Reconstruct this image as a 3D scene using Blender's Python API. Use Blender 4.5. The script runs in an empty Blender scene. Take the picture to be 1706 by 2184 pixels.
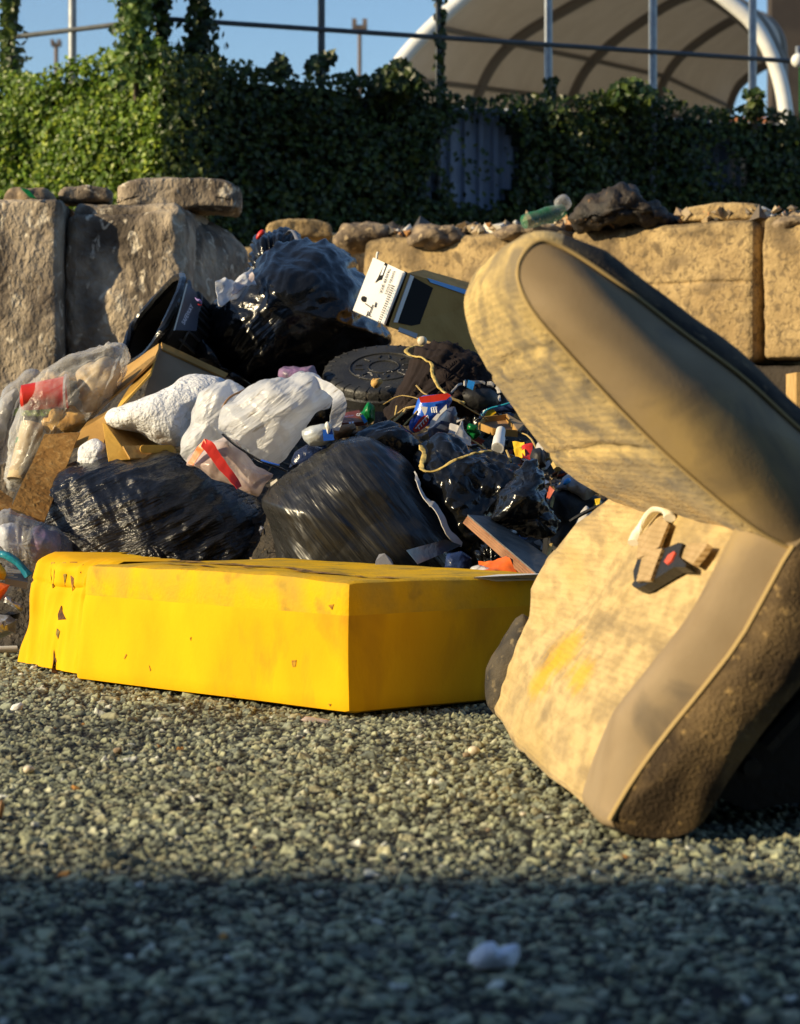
import bpy, math, random
import numpy as np
from mathutils import Vector
from mathutils.bvhtree import BVHTree
R = math.radians
rng = np.random.default_rng(7)
random.seed(7)
scene = bpy.context.scene
COL = scene.collection

# ------------------------------------------------------------------ camera, light, exposure
F, CX, HY, H = 5338.0, 853.0, 950.0, 0.55       # focal length, centre, horizon (pixels of a 1706 wide frame), eye height
cam = bpy.data.objects.new('camera', bpy.data.cameras.new('camera'))
COL.objects.link(cam)
cam.location = (0, 0, H)
cam.rotation_euler = (R(90), 0, 0)
cd = cam.data
cd.sensor_fit = 'VERTICAL'; cd.sensor_height = 24.0
cd.lens = F / 2183.0 * 24.0
cd.shift_y = -(1091.5 - HY) / 2183.0
cd.clip_start = 0.1; cd.clip_end = 30000
cd.dof.use_dof = True; cd.dof.focus_distance = 6.0; cd.dof.aperture_fstop = 5.0
scene.camera = cam
SUN_AZ, SUN_EL = 20.0, 20.0                      # sun to the left, a little behind the camera
to_sun = Vector((-math.cos(R(SUN_EL)) * math.cos(R(SUN_AZ)), -math.cos(R(SUN_EL)) * math.sin(R(SUN_AZ)), math.sin(R(SUN_EL))))
world = bpy.data.worlds.new('World'); scene.world = world
world.use_nodes = True
wn = world.node_tree
bg = wn.nodes['Background']; bg.inputs['Strength'].default_value = 0.12
sky = wn.nodes.new('ShaderNodeTexSky'); sky.sky_type = 'NISHITA'; sky.sun_disc = False
sky.sun_elevation = R(SUN_EL); sky.sun_rotation = math.atan2(to_sun.x, to_sun.y)
sky.air_density = 1.0; sky.dust_density = 0.3; sky.ozone_density = 3.5
wn.links.new(sky.outputs[0], bg.inputs[0])
sun = bpy.data.objects.new('sun', bpy.data.lights.new('sun', 'SUN'))
COL.objects.link(sun)
sun.data.energy = 5.0; sun.data.angle = R(0.5); sun.data.color = (1.0, 0.81, 0.50)
sun.rotation_euler = to_sun.to_track_quat('Z', 'Y').to_euler()
scene.view_settings.view_transform = 'Standard'
scene.view_settings.look = 'None'
scene.view_settings.gamma = 1.0
scene.view_settings.exposure = 0.45
scene.cycles.max_bounces = 8
scene.cycles.transparent_max_bounces = 16

def P(px, py, d):
    return np.array([(px - CX) / F * d, d, H + (HY - py) / F * d])
def G(px, py):
    return P(px, py, H * F / (py - HY))

# ------------------------------------------------------------------ noise in numpy
def _hash(ix, iy, iz, seed):
    h = (ix.astype(np.int64) * 374761393 + iy.astype(np.int64) * 668265263 + iz.astype(np.int64) * 2147483647 + seed * 144269504) & 0xFFFFFFFF
    h = ((h ^ (h >> 13)) * 1274126177) & 0xFFFFFFFF
    h = ((h ^ (h >> 16)) * 2246822519) & 0xFFFFFFFF
    return ((h ^ (h >> 15)) & 0xFFFFFF) / float(0xFFFFFF)
def vnoise(p, seed=0):
    i = np.floor(p).astype(np.int64); f = p - i
    u = f * f * f * (f * (f * 6 - 15) + 10)
    out = 0
    for dx in (0, 1):
        for dy in (0, 1):
            for dz in (0, 1):
                w = (u[:, 0] if dx else 1 - u[:, 0]) * (u[:, 1] if dy else 1 - u[:, 1]) * (u[:, 2] if dz else 1 - u[:, 2])
                out = out + w * _hash(i[:, 0] + dx, i[:, 1] + dy, i[:, 2] + dz, seed)
    return out * 2 - 1
def fbm(p, octaves=4, seed=0):
    s, a, t = 0, 1.0, 0
    for k in range(octaves):
        s = s + a * vnoise(p * 2 ** k + 17.3 * k, seed + k); t += a; a *= 0.5
    return s / t
def ridged(p, octaves=3, seed=0):
    s, a, t = 0, 1.0, 0
    for k in range(octaves):
        s = s + a * (1 - np.abs(vnoise(p * 2 ** k + 9.1 * k, seed + k)) * 2.2); t += a; a *= 0.5
    return s / t
def worley(p, seed=0):
    i = np.floor(p).astype(np.int64)
    f1 = np.full(len(p), 9.0); f2 = np.full(len(p), 9.0)
    for dx in (-1, 0, 1):
        for dy in (-1, 0, 1):
            for dz in (-1, 0, 1):
                cx, cy, cz = i[:, 0] + dx, i[:, 1] + dy, i[:, 2] + dz
                q = np.stack([cx + _hash(cx, cy, cz, seed), cy + _hash(cx, cy, cz, seed + 31), cz + _hash(cx, cy, cz, seed + 57)], 1)
                d = np.linalg.norm(p - q, axis=1)
                n1 = d < f1
                f2 = np.where(n1, f1, np.minimum(f2, d)); f1 = np.where(n1, d, f1)
    return f1, f2
def crumple(p, scale, seed=0, k=6):               # flat facets meeting in sharp straight creases, as in crushed film or paper
    r = np.random.default_rng(seed * 7 + 5); h = np.zeros(len(p))
    w = .30 * vnoise(p * scale * .45 + 11, seed + 3)
    for q in range(k):
        d = r.normal(size=3); d[1] *= .45; d /= np.linalg.norm(d)
        a = p @ d * scale * r.uniform(.35, .8) + r.random() * 9 + w * (1 if q % 2 else -1)
        t = np.abs((a - np.floor(a)) * 2 - 1)
        m = np.clip(.5 + 1.1 * vnoise(p * scale * .3 + 31 * q, seed + q), 0, 1)
        h += (t - .5) * m
    return h * (1.3 / k ** .5) * .7

# ------------------------------------------------------------------ materials
MATS = {}
def mat(name, c=(.5, .5, .5), c2=None, s=6.0, lo=.4, hi=.6, c3=None, s3=20.0, lo3=.55, hi3=.65, rough=.6, bump=0.0, bs=40.0, bd=.01,
        stretch=(1, 1, 1), detail=6, metal=0.0, spec=.5, transl=0.0, alpha=1.0, attr=False, weave=0.0, sheen=0.0, bump2=0.0, bs2=8.0, clear=None, rvar=0.0, zd=None, c4=None, s4=30.0, lo4=.62, hi4=.68, rot=0.0, ridge=()):
    m = bpy.data.materials.new(name); m.use_nodes = True
    nt = m.node_tree; N = nt.nodes; L = nt.links
    b = N['Principled BSDF']; out = N['Material Output']
    b.inputs['Roughness'].default_value = rough; b.inputs['Metallic'].default_value = metal
    b.inputs['Specular IOR Level'].default_value = spec
    if sheen: b.inputs['Sheen Weight'].default_value = sheen
    tc = N.new('ShaderNodeTexCoord'); mp = N.new('ShaderNodeMapping'); mp.inputs['Scale'].default_value = stretch
    m0 = N.new('ShaderNodeMapping'); m0.inputs['Rotation'].default_value = (0, R(rot), 0)
    L.new(tc.outputs['Object'], m0.inputs['Vector']); L.new(m0.outputs[0], mp.inputs['Vector'])
    def noise(scale, det=detail, dist=0.0):
        n = N.new('ShaderNodeTexNoise'); n.inputs['Scale'].default_value = scale; n.inputs['Detail'].default_value = det
        n.inputs['Distortion'].default_value = dist
        L.new(mp.outputs[0], n.inputs['Vector']); return n
    def ramp(sock, a, z):
        r = N.new('ShaderNodeMapRange'); r.inputs['From Min'].default_value = a; r.inputs['From Max'].default_value = z
        L.new(sock, r.inputs['Value']); return r.outputs[0]
    def mix(fac, A, B):
        x = N.new('ShaderNodeMix'); x.data_type = 'RGBA'
        if isinstance(fac, float): x.inputs['Factor'].default_value = fac
        else: L.new(fac, x.inputs['Factor'])
        for k, v in ((6, A), (7, B)):
            if isinstance(v, tuple): x.inputs[k].default_value = (*v, 1)
            else: L.new(v, x.inputs[k])
        return x.outputs[2]
    colr = c
    if attr:
        a = N.new('ShaderNodeAttribute'); a.attribute_name = 'Col'; colr = a.outputs['Color']
    if c2 is not None:
        nz = noise(s); colr = mix(ramp(nz.outputs['Fac'], lo, hi), colr, c2)
    if c3 is not None:
        nz3 = noise(s3, 8); colr = mix(ramp(nz3.outputs['Fac'], lo3, hi3), colr, c3)
    if c4 is not None:
        nz4 = noise(s4, 10, .8); colr = mix(ramp(nz4.outputs['Fac'], lo4, hi4), colr, c4)
    if zd is not None:                            # soot and dirt gathered along the upper edge
        sx = N.new('ShaderNodeSeparateXYZ'); L.new(tc.outputs['Object'], sx.inputs[0])
        nzd = noise(6, 8, .4); ma = N.new('ShaderNodeMath'); ma.operation = 'MULTIPLY_ADD'; ma.inputs[1].default_value = zd[3]
        L.new(nzd.outputs['Fac'], ma.inputs[0]); L.new(sx.outputs['Z'], ma.inputs[2])
        colr = mix(ramp(ma.outputs[0], zd[0], zd[1]), colr, zd[2])
    if isinstance(colr, tuple): b.inputs['Base Color'].default_value = (*colr, 1)
    else: L.new(colr, b.inputs['Base Color'])
    if rvar:
        nr = noise(14, 4); mr = N.new('ShaderNodeMapRange'); mr.inputs['From Min'].default_value = .35; mr.inputs['From Max'].default_value = .65
        mr.inputs['To Min'].default_value = max(0.05, rough - rvar); mr.inputs['To Max'].default_value = rough + rvar
        L.new(nr.outputs['Fac'], mr.inputs['Value']); L.new(mr.outputs[0], b.inputs['Roughness'])
    last = None
    if bump2:
        n2 = noise(bs2, 4, 0.6); bp = N.new('ShaderNodeBump'); bp.inputs['Strength'].default_value = bump2; bp.inputs['Distance'].default_value = bd * 3
        L.new(n2.outputs['Fac'], bp.inputs['Height']); last = bp
    for (rs_, rst, rd_) in ridge:                  # sharp creases of crumpled film
        n2 = noise(rs_, 3, 0.9); n2.noise_type = 'RIDGED_MULTIFRACTAL'
        bp = N.new('ShaderNodeBump'); bp.inputs['Strength'].default_value = rst; bp.inputs['Distance'].default_value = rd_
        L.new(n2.outputs['Fac'], bp.inputs['Height'])
        if last: L.new(last.outputs[0], bp.inputs['Normal'])
        last = bp
    if bump:
        n2 = noise(bs, 5, 0.3); bp = N.new('ShaderNodeBump'); bp.inputs['Strength'].default_value = bump; bp.inputs['Distance'].default_value = bd
        L.new(n2.outputs['Fac'], bp.inputs['Height'])
        if last: L.new(last.outputs[0], bp.inputs['Normal'])
        last = bp
    if weave:
        v = N.new('ShaderNodeTexWave'); v.inputs['Scale'].default_value = 34; v.bands_direction = 'Z'; v.inputs['Distortion'].default_value = 2.5
        v.inputs['Detail'].default_value = 3; L.new(tc.outputs['Object'], v.inputs['Vector'])
        bp = N.new('ShaderNodeBump'); bp.inputs['Strength'].default_value = weave; bp.inputs['Distance'].default_value = .004
        L.new(v.outputs['Fac'], bp.inputs['Height'])
        if last: L.new(last.outputs[0], bp.inputs['Normal'])
        last = bp
    if last: L.new(last.outputs[0], b.inputs['Normal'])
    surf = b.outputs[0]
    if transl:
        t = N.new('ShaderNodeBsdfTranslucent'); ms = N.new('ShaderNodeMixShader'); ms.inputs[0].default_value = transl
        if isinstance(colr, tuple): t.inputs[0].default_value = (*colr, 1)
        else: L.new(colr, t.inputs[0])
        L.new(surf, ms.inputs[1]); L.new(t.outputs[0], ms.inputs[2]); surf = ms.outputs[0]
    if clear is not None:                         # thin clear film: mostly see-through, milky in folds
        tr = N.new('ShaderNodeBsdfTransparent'); tr.inputs[0].default_value = (.95, .95, .96, 1)
        lw = N.new('ShaderNodeLayerWeight'); lw.inputs[0].default_value = 0.35
        if last: L.new(last.outputs[0], lw.inputs['Normal'])
        nz = noise(s, 6); md = N.new('ShaderNodeMath'); md.operation = 'MULTIPLY_ADD'
        L.new(ramp(nz.outputs['Fac'], .35, .75), md.inputs[0]); md.inputs[1].default_value = clear[1]; md.inputs[2].default_value = clear[0]
        ad = N.new('ShaderNodeMath'); ad.operation = 'MULTIPLY_ADD'; ad.use_clamp = True
        L.new(lw.outputs['Facing'], ad.inputs[0]); ad.inputs[1].default_value = clear[2]; L.new(md.outputs[0], ad.inputs[2])
        ms = N.new('ShaderNodeMixShader'); L.new(ad.outputs[0], ms.inputs[0]); L.new(tr.outputs[0], ms.inputs[1]); L.new(surf, ms.inputs[2]); surf = ms.outputs[0]
    L.new(surf, out.inputs['Surface'])
    MATS[name] = m
    return m

mat('asphalt', attr=True, rough=.85, bump=.5, bs=260, bd=.002, spec=.3)
mat('tarmac', (.10, .10, .075), (.17, .165, .12), s=40, rough=.9, bump=.6, bs=120)
mat('concrete', (.50, .36, .175), (.36, .25, .12), s=6, lo=.36, hi=.64, c3=(.14, .105, .07), s3=4.5, lo3=.58, hi3=.74, rough=.95, bump=.7, bs=60, bd=.010, bump2=.35, bs2=16, spec=.15, c4=(.20, .145, .08), s4=34, lo4=.48, hi4=.66, zd=(.78, .96, (.055, .045, .035), .55))
mat('old_concrete', (.48, .395, .29), (.25, .20, .15), s=8, lo=.36, hi=.62, c3=(.10, .082, .066), s3=4, lo3=.48, hi3=.66, rough=.95, bump=.9, bs=55, bd=.014, bump2=.45, bs2=18, spec=.15, c4=(.68, .60, .47), s4=24, lo4=.59, hi4=.68, zd=(.98, 1.25, (.07, .058, .047), .55), stretch=(1, 1, .7))
mat('rock', (.40, .30, .19), (.13, .10, .075), s=14, lo=.35, hi=.6, c3=(.55, .42, .25), s3=30, lo3=.6, hi3=.7, rough=.95, bump=1, bs=40, spec=.2)
mat('char', (.035, .025, .018), (.012, .010, .009), s=18, c3=(.30, .16, .06), s3=25, lo3=.64, hi3=.70, rough=.7, bump=1, bs=50)
mat('yellow_foam', (.76, .43, .004), (.68, .355, .004), s=5, c3=(.46, .26, .012), s3=9, lo3=.60, hi3=.8, rough=.8, bump=.18, bs=160, bd=.004, spec=.12, c4=(.36, .17, .015), s4=4, lo4=.58, hi4=.80, stretch=(1, 1, .45))
mat('yellow_dirty', (.72, .41, .008), (.46, .30, .04), s=8, lo=.42, hi=.70, c3=(.25, .175, .04), s3=12, lo3=.56, hi3=.76, rough=.85, bump=.4, bs=120, bd=.004, spec=.12)
mat('grime', (.15, .11, .03), (.36, .25, .03), s=60, lo=.4, hi=.62, rough=.95, bump=.5, bs=90)
mat('scuff', (.24, .10, .012), (.44, .24, .01), s=70, lo=.4, hi=.6, rough=.95)
mat('rust_stain', (.17, .07, .018), (.45, .25, .03), s=40, lo=.42, hi=.62, rough=.9, bump=.6, bs=90)
mat('seat_fabric', (.57, .42, .20), (.39, .285, .135), s=46, lo=.42, hi=.64, c3=(.22, .165, .095), s3=14, lo3=.50, hi3=.74, rough=.95, bump=.5, bs=220, bd=.004, weave=.24, sheen=.15, spec=.1, bump2=.06, bs2=9, stretch=(1, .3, 1), c4=(.45, .32, .12), s4=5, lo4=.5, hi4=.75)
mat('seat_fabric_worn', (.60, .44, .18), (.42, .31, .13), s=60, lo=.40, hi=.62, c3=(.17, .135, .085), s3=20, lo3=.50, hi3=.68, rough=.95, bump=.6, bs=220, bd=.004, weave=.13, sheen=.1, spec=.1, stretch=(1, .22, 1), c4=(.22, .175, .105), s4=7, lo4=.50, hi4=.68)
mat('seat_vinyl', (.30, .225, .135), (.24, .175, .10), s=5, c3=(.40, .285, .12), s3=3, lo3=.52, hi3=.7, rough=.7, bump=.2, bs=180, bd=.002, spec=.25, c4=(.14, .11, .075), s4=6, lo4=.58, hi4=.76)
mat('seat_carpet', (.19, .13, .065), (.06, .043, .028), s=11, lo=.36, hi=.62, c3=(.34, .23, .10), s3=60, lo3=.60, hi3=.72, rough=1, bump=.9, bs=200, bd=.006, spec=.1)
mat('seat_carpet_dark', (.10, .085, .065), (.045, .042, .04), s=14, c3=(.20, .16, .10), s3=50, lo3=.6, hi3=.72, rough=1, bump=.8, bs=220, bd=.005, spec=.1)
mat('seat_stainless', (.62, .36, .015), (.56, .36, .10), s=30, lo=.45, hi=.65, rough=.95, weave=.4, spec=.1)
mat('black_plastic', (.0065, .007, .008), rough=.19, bump=.32, bs=42, bd=.009, spec=.42, rvar=.06)
mat('black_plastic_stretched', (.009, .009, .010), rough=.20, bump=.6, bs=30, bd=.011, stretch=(.6, 1, 6.0), rot=25, bump2=.3, bs2=9, spec=.55, rvar=.08)
mat('black_bag_thin', (.021, .021, .021), (.013, .013, .013), s=8, c3=(.07, .065, .055), s3=26, lo3=.62, hi3=.80, rough=.33, bump=.32, bs=10, bd=.012, stretch=(.4, 1, 6), rot=-50, spec=.5, rvar=.12, bump2=.3, bs2=4)
mat('black_tub', (.016, .016, .016), (.03, .03, .028), s=12, rough=.5, bump=.25, bs=120, c3=(.10, .09, .075), s3=35, lo3=.68, hi3=.75)
mat('black_matte', (.010, .010, .011), rough=.6, bump=.3, bs=60)
mat('black_cloth', (.020, .015, .015), (.032, .023, .021), s=7, rough=.95, bump=.3, bs=200, bd=.003, spec=.15, bump2=.5, bs2=10)
mat('white_plastic', (.80, .82, .86), (.56, .58, .62), s=6, lo=.48, hi=.72, c3=(.36, .30, .22), s3=14, lo3=.62, hi3=.74, rough=.24, bump=.8, bs=13, bd=.014, stretch=(1, 1, 5), rot=38, transl=.40)
mat('white_quilt', (.80, .82, .86), (.72, .74, .78), s=6, rough=.85, bump=.9, bs=75, bd=.012, spec=.2, transl=.1)
mat('white_card', (.74, .73, .71), (.68, .67, .64), s=9, rough=.6)
mat('grey_paper', (.38, .37, .37), (.48, .46, .44), s=9, rough=.7, bump=.3, bs=30)
mat('card', (.44, .265, .085), (.36, .205, .06), s=8, rough=.9, bump=.25, bs=40, spec=.2)
mat('card_sunlit', (.60, .35, .07), (.52, .29, .05), s=8, rough=.9, bump=.25, bs=40, spec=.2)  # card with sunlight put into its colour
mat('kraft', (.33, .18, .055), (.25, .125, .035), s=18, rough=.95, bump=.5, bs=60, c3=(.42, .25, .09), s3=60, lo3=.55, hi3=.7, spec=.15)
mat('card_shaded', (.30, .22, .14), (.26, .19, .115), s=8, rough=.9, bump=.15, bs=40, spec=.2)  # card with shade put into its colour
mat('clear_film', (.66, .65, .62), s=12, rough=.14, bump=.6, bs=40, bd=.010, clear=(.04, .22, .5), spec=.6)
mat('clear_film_grey', (.48, .48, .49), s=10, rough=.16, bump=.6, bs=36, bd=.010, clear=(.08, .30, .5), spec=.6)
mat('pink_film', (.66, .50, .46), (.70, .64, .62), s=7, rough=.22, bump=.5, bs=30, c3=(.48, .30, .32), s3=6, lo3=.55, hi3=.7, clear=(.34, .35, .4))
mat('red', (.62, .035, .018), (.52, .025, .016), s=10, rough=.4, bump=.2, bs=30)
mat('orange', (.85, .16, .015), (.76, .12, .01), s=10, rough=.4, bump=.3, bs=40)
mat('blue', (.02, .12, .62), (.015, .09, .50), s=14, rough=.3, bump=.3, bs=35)
mat('sky_blue', (.03, .30, .75), rough=.45, bump=.2, bs=30)
mat('cyan', (.03, .36, .52), (.02, .24, .38), s=14, rough=.3, bump=.4, bs=40, transl=.2)
mat('dark_blue', (.012, .022, .07), (.02, .04, .13), s=16, rough=.25, bump=.6, bs=35)
mat('green', (.005, .22, .045), (.004, .12, .03), s=14, rough=.3, bump=.5, bs=40, transl=.25)
mat('green_bottle', (.05, .30, .14), (.30, .36, .30), s=9, rough=.15, clear=(.25, .3, .4))
mat('yellow', (.78, .52, .02), (.70, .42, .015), s=14, rough=.4, bump=.3, bs=40)
mat('rope', (.62, .46, .14), (.46, .32, .08), s=40, rough=.8, bump=.4, bs=90)
mat('straw', (.50, .36, .13), (.36, .25, .08), s=30, rough=.85)
mat('bread', (.58, .36, .11), (.40, .22, .06), s=20, rough=.9, bump=.8, bs=60)
mat('pale_food', (.66, .53, .34), (.50, .34, .16), s=9, lo=.35, hi=.6, rough=.6, bump=.5, bs=25, transl=.15)
mat('egg', (.66, .60, .46), (.58, .50, .36), s=12, rough=.45)
mat('brown_red', (.22, .045, .018), (.15, .03, .012), s=14, rough=.45, bump=.3, bs=40)
mat('tan_wrap', (.34, .19, .08), (.20, .10, .04), s=18, rough=.6, bump=.5, bs=40)
mat('foil', (.72, .72, .72), (.35, .36, .38), s=16, lo=.35, hi=.65, rough=.28, metal=.7, bump=.8, bs=40)
mat('tin', (.62, .66, .70), (.42, .48, .54), s=12, rough=.35, metal=.3, bump=.4, bs=30)
mat('purple', (.30, .17, .32), (.14, .12, .18), s=20, rough=.4, bump=.5, bs=50)
mat('wood_edge', (.34, .165, .085), (.22, .095, .045), s=10, stretch=(1, 1, 1), rough=.85, bump=.6, bs=60)
mat('board_top', (.05, .052, .05), (.11, .105, .095), s=20, rough=.5, bump=.4, bs=40)
mat('tan_wood', (.55, .36, .14), (.42, .26, .09), s=14, rough=.85, bump=.3, bs=60)
mat('grey_scrap', (.25, .26, .30), rough=.5, bump=.2, bs=30)
mat('blue_film', (.05, .09, .17), (.10, .07, .07), s=8, rough=.25, bump=.4, bs=30)
mat('rubbish', (.022, .019, .016), (.05, .04, .03), s=22, c3=(.16, .12, .07), s3=45, lo3=.60, hi3=.72, rough=.85, bump=1, bs=60, bd=.02)
mat('scraps', attr=True, rough=.55, bump=.3, bs=60)
mat('leaf', attr=True, rough=.42, spec=.45, transl=.28)
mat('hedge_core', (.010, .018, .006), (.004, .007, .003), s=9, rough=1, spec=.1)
mat('stem', (.10, .075, .05), rough=.9)
mat('galvanised', (.34, .37, .39), (.28, .30, .32), s=20, rough=.5, metal=.4)
mat('dark_steel', (.09, .10, .105), (.07, .075, .08), s=20, rough=.5, metal=.3)
mat('corrugated', (.25, .30, .40), (.18, .22, .30), s=5, rough=.5, metal=.1, bump=.2, bs=20, stretch=(1, 1, .2))
mat('white_steel', (.84, .83, .78), (.78, .76, .70), s=6, rough=.4)
mat('canopy_fabric', (.60, .54, .47), (.56, .50, .43), s=3, rough=.85, transl=.06, spec=.1)
mat('rib_steel', (.20, .175, .15), rough=.6)
mat('brown_steel', (.16, .12, .10), rough=.7)
mat('roof_tile', (.62, .22, .06), (.5, .16, .045), s=8, rough=.8)
mat('wall_paint', (.20, .19, .18), (.16, .15, .14), s=3, rough=.9)
mat('black_ink', (.012, .012, .013), rough=.85, spec=.15)
mat('pale_ink', (.70, .75, .85), rough=.5)
mat('label_blue', (.035, .06, .11), (.028, .05, .09), s=10, rough=.35)
mat('teal_ink', (.08, .36, .38), rough=.5)
mat('violet', (.45, .32, .72), rough=.4)
mat('white_ink', (.78, .78, .78), rough=.45)
mat('red_button', (.75, .10, .04), rough=.35)
mat('bracket_white', (.80, .77, .68), (.70, .64, .50), s=25, rough=.45)
mat('belt', (.44, .31, .16), (.36, .25, .12), s=25, rough=.8, weave=.4)
mat('tissue', (.86, .89, .95), (.80, .85, .94), s=30, rough=.9, bump=.6, bs=70, transl=.15)
mat('piping', (.46, .33, .14), rough=.9)
mat('torn_inside', (.12, .05, .012), (.05, .022, .01), s=60, rough=.95, bump=.6, bs=90)
# netting: threads are real surface colour, the gaps between them see-through
m = mat('net', (.05, .055, .05), rough=.8)
nt = m.node_tree
tcn = nt.nodes.new('ShaderNodeTexCoord')
facs = []
for dirn in ('X', 'Z'):
    w = nt.nodes.new('ShaderNodeTexWave'); w.bands_direction = dirn; w.inputs['Scale'].default_value = 21.0
    nt.links.new(tcn.outputs['Object'], w.inputs['Vector'])
    g = nt.nodes.new('ShaderNodeMath'); g.operation = 'GREATER_THAN'; g.inputs[1].default_value = .9985
    nt.links.new(w.outputs['Fac'], g.inputs[0]); facs.append(g)
mx = nt.nodes.new('ShaderNodeMath'); mx.operation = 'MAXIMUM'
nt.links.new(facs[0].outputs[0], mx.inputs[0]); nt.links.new(facs[1].outputs[0], mx.inputs[1])
trn = nt.nodes.new('ShaderNodeBsdfTransparent'); ms = nt.nodes.new('ShaderNodeMixShader')
nt.links.new(mx.outputs[0], ms.inputs[0]); nt.links.new(trn.outputs[0], ms.inputs[1])
nt.links.new(nt.nodes['Principled BSDF'].outputs[0], ms.inputs[2]); nt.links.new(ms.outputs[0], nt.nodes['Material Output'].inputs['Surface'])

# ------------------------------------------------------------------ object helpers
ORG = {}
def tag(o, label=None, cat=None, group=None, kind=None):
    if label: o['label'] = label
    if cat: o['category'] = cat
    if group: o['group'] = group
    if kind: o['kind'] = kind
    return o
def mk(name, v, f, m, parent=None, smooth=True, cols=None, sharp=35.0, origin=None):
    v = np.asarray(v, dtype=np.float64)
    if parent is not None: org = ORG[parent.name]
    elif origin is not None: org = np.asarray(origin, float)
    else: org = np.array([(v[:, 0].min() + v[:, 0].max()) / 2, (v[:, 1].min() + v[:, 1].max()) / 2, v[:, 2].min()])
    me = bpy.data.meshes.new(name)
    me.from_pydata((v - org).tolist(), [], [list(map(int, q)) for q in f])
    me.materials.append(MATS[m] if isinstance(m, str) else m)
    if cols is not None:
        ca = me.color_attributes.new('Col', 'FLOAT_COLOR', 'POINT')
        ca.data.foreach_set('color', np.concatenate([np.asarray(cols), np.ones((len(v), 1))], 1).astype(np.float32).ravel())
    me.validate()
    if smooth:
        me.polygons.foreach_set('use_smooth', [True] * len(me.polygons))
        if sharp < 180: me.set_sharp_from_angle(angle=R(sharp))
    o = bpy.data.objects.new(name, me); COL.objects.link(o)
    if parent is not None: o.parent = parent
    else: o.location = org
    ORG[o.name] = org
    return o
def empty(name, loc, label, cat, group=None):
    o = bpy.data.objects.new(name, None); COL.objects.link(o); o.location = loc
    o.empty_display_size = .05
    ORG[o.name] = np.asarray(loc, float)
    return tag(o, label, cat, group)
class MB:                                         # collects pieces of ONE mesh
    def __init__(s): s.v = []; s.f = []; s.n = 0
    def add(s, v, f):
        s.f += [[i + s.n for i in q] for q in f]; s.v += [list(map(float, p)) for p in v]; s.n += len(v); return s
    def out(s, name, m, parent=None, **k): return mk(name, s.v, s.f, m, parent, **k)
def fix_out(v, f):
    return v, f
def grid_faces(nu, nv, wrap_u=False):
    f = []
    for j in range(nv - 1):
        for i in range(nu if wrap_u else nu - 1):
            k = (i + 1) % nu
            f.append((j * nu + i, j * nu + k, (j + 1) * nu + k, (j + 1) * nu + i))
    return f
def resample(pts, n, closed=True, smooth=1):
    p = np.asarray(pts, float)
    for _ in range(smooth):                       # Chaikin corner cutting
        q = np.roll(p, -1, 0) if closed else p[1:]
        a = p if closed else p[:-1]
        r = np.empty((len(a) * 2, p.shape[1])); r[0::2] = .75 * a + .25 * q; r[1::2] = .25 * a + .75 * q
        p = r if closed else np.vstack([p[:1], r, p[-1:]])
    if closed: p = np.vstack([p, p[:1]])
    s = np.concatenate([[0], np.cumsum(np.linalg.norm(np.diff(p, axis=0), axis=1))])
    t = np.linspace(0, s[-1], n + 1)[:-1] if closed else np.linspace(0, s[-1], n)
    return np.stack([np.interp(t, s, p[:, k]) for k in range(p.shape[1])], 1)
def vnormals(v, f):
    v = np.asarray(v); n = np.zeros_like(v)
    q = np.array([list(x) + [x[-1]] * (4 - len(x)) for x in f])
    fn = np.cross(v[q[:, 2]] - v[q[:, 0]], v[q[:, 3]] - v[q[:, 1]])
    for k in range(4): np.add.at(n, q[:, k], fn)
    return n / np.maximum(np.linalg.norm(n, axis=1, keepdims=True), 1e-9)
def box(c, size, rot=None):
    s = np.asarray(size) / 2
    v = np.array([[x, y, z] for z in (-1, 1) for y in (-1, 1) for x in (-1, 1)]) * s
    if rot is not None: v = v @ np.asarray(rot).T
    return v + np.asarray(c), [(0, 2, 3, 1), (4, 5, 7, 6), (0, 1, 5, 4), (2, 6, 7, 3), (0, 4, 6, 2), (1, 3, 7, 5)]
def tube(pts, r, n=8, closed=False, flat=1.0, up=(0, 0, 1)):
    p = np.asarray(pts, float); m = len(p)
    rr = np.full(m, r) if np.isscalar(r) else np.asarray(r)
    v = []
    for i in range(m):
        t = p[min(i + 1, m - 1)] - p[max(i - 1, 0)] if not closed else p[(i + 1) % m] - p[i - 1]
        t = t / max(np.linalg.norm(t), 1e-9)
        a = np.cross(t, up); 
        if np.linalg.norm(a) < 1e-3: a = np.cross(t, (1, 0, 0))
        a /= np.linalg.norm(a); b = np.cross(a, t)
        for k in range(n):
            th = 2 * math.pi * k / n
            v.append(p[i] + rr[i] * (math.cos(th) * a + flat * math.sin(th) * b))
    f = grid_faces(n, m, True)
    if closed: f += [((m - 1) * n + k, (m - 1) * n + (k + 1) % n, (k + 1) % n, k) for k in range(n)]
    else: f += [list(range(n))[::-1], [(m - 1) * n + k for k in range(n)]]
    return np.array(v), f
def cyl(a, b, ra, rb=None, n=24):
    return tube([a, b], [ra, ra if rb is None else rb], n)

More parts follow.
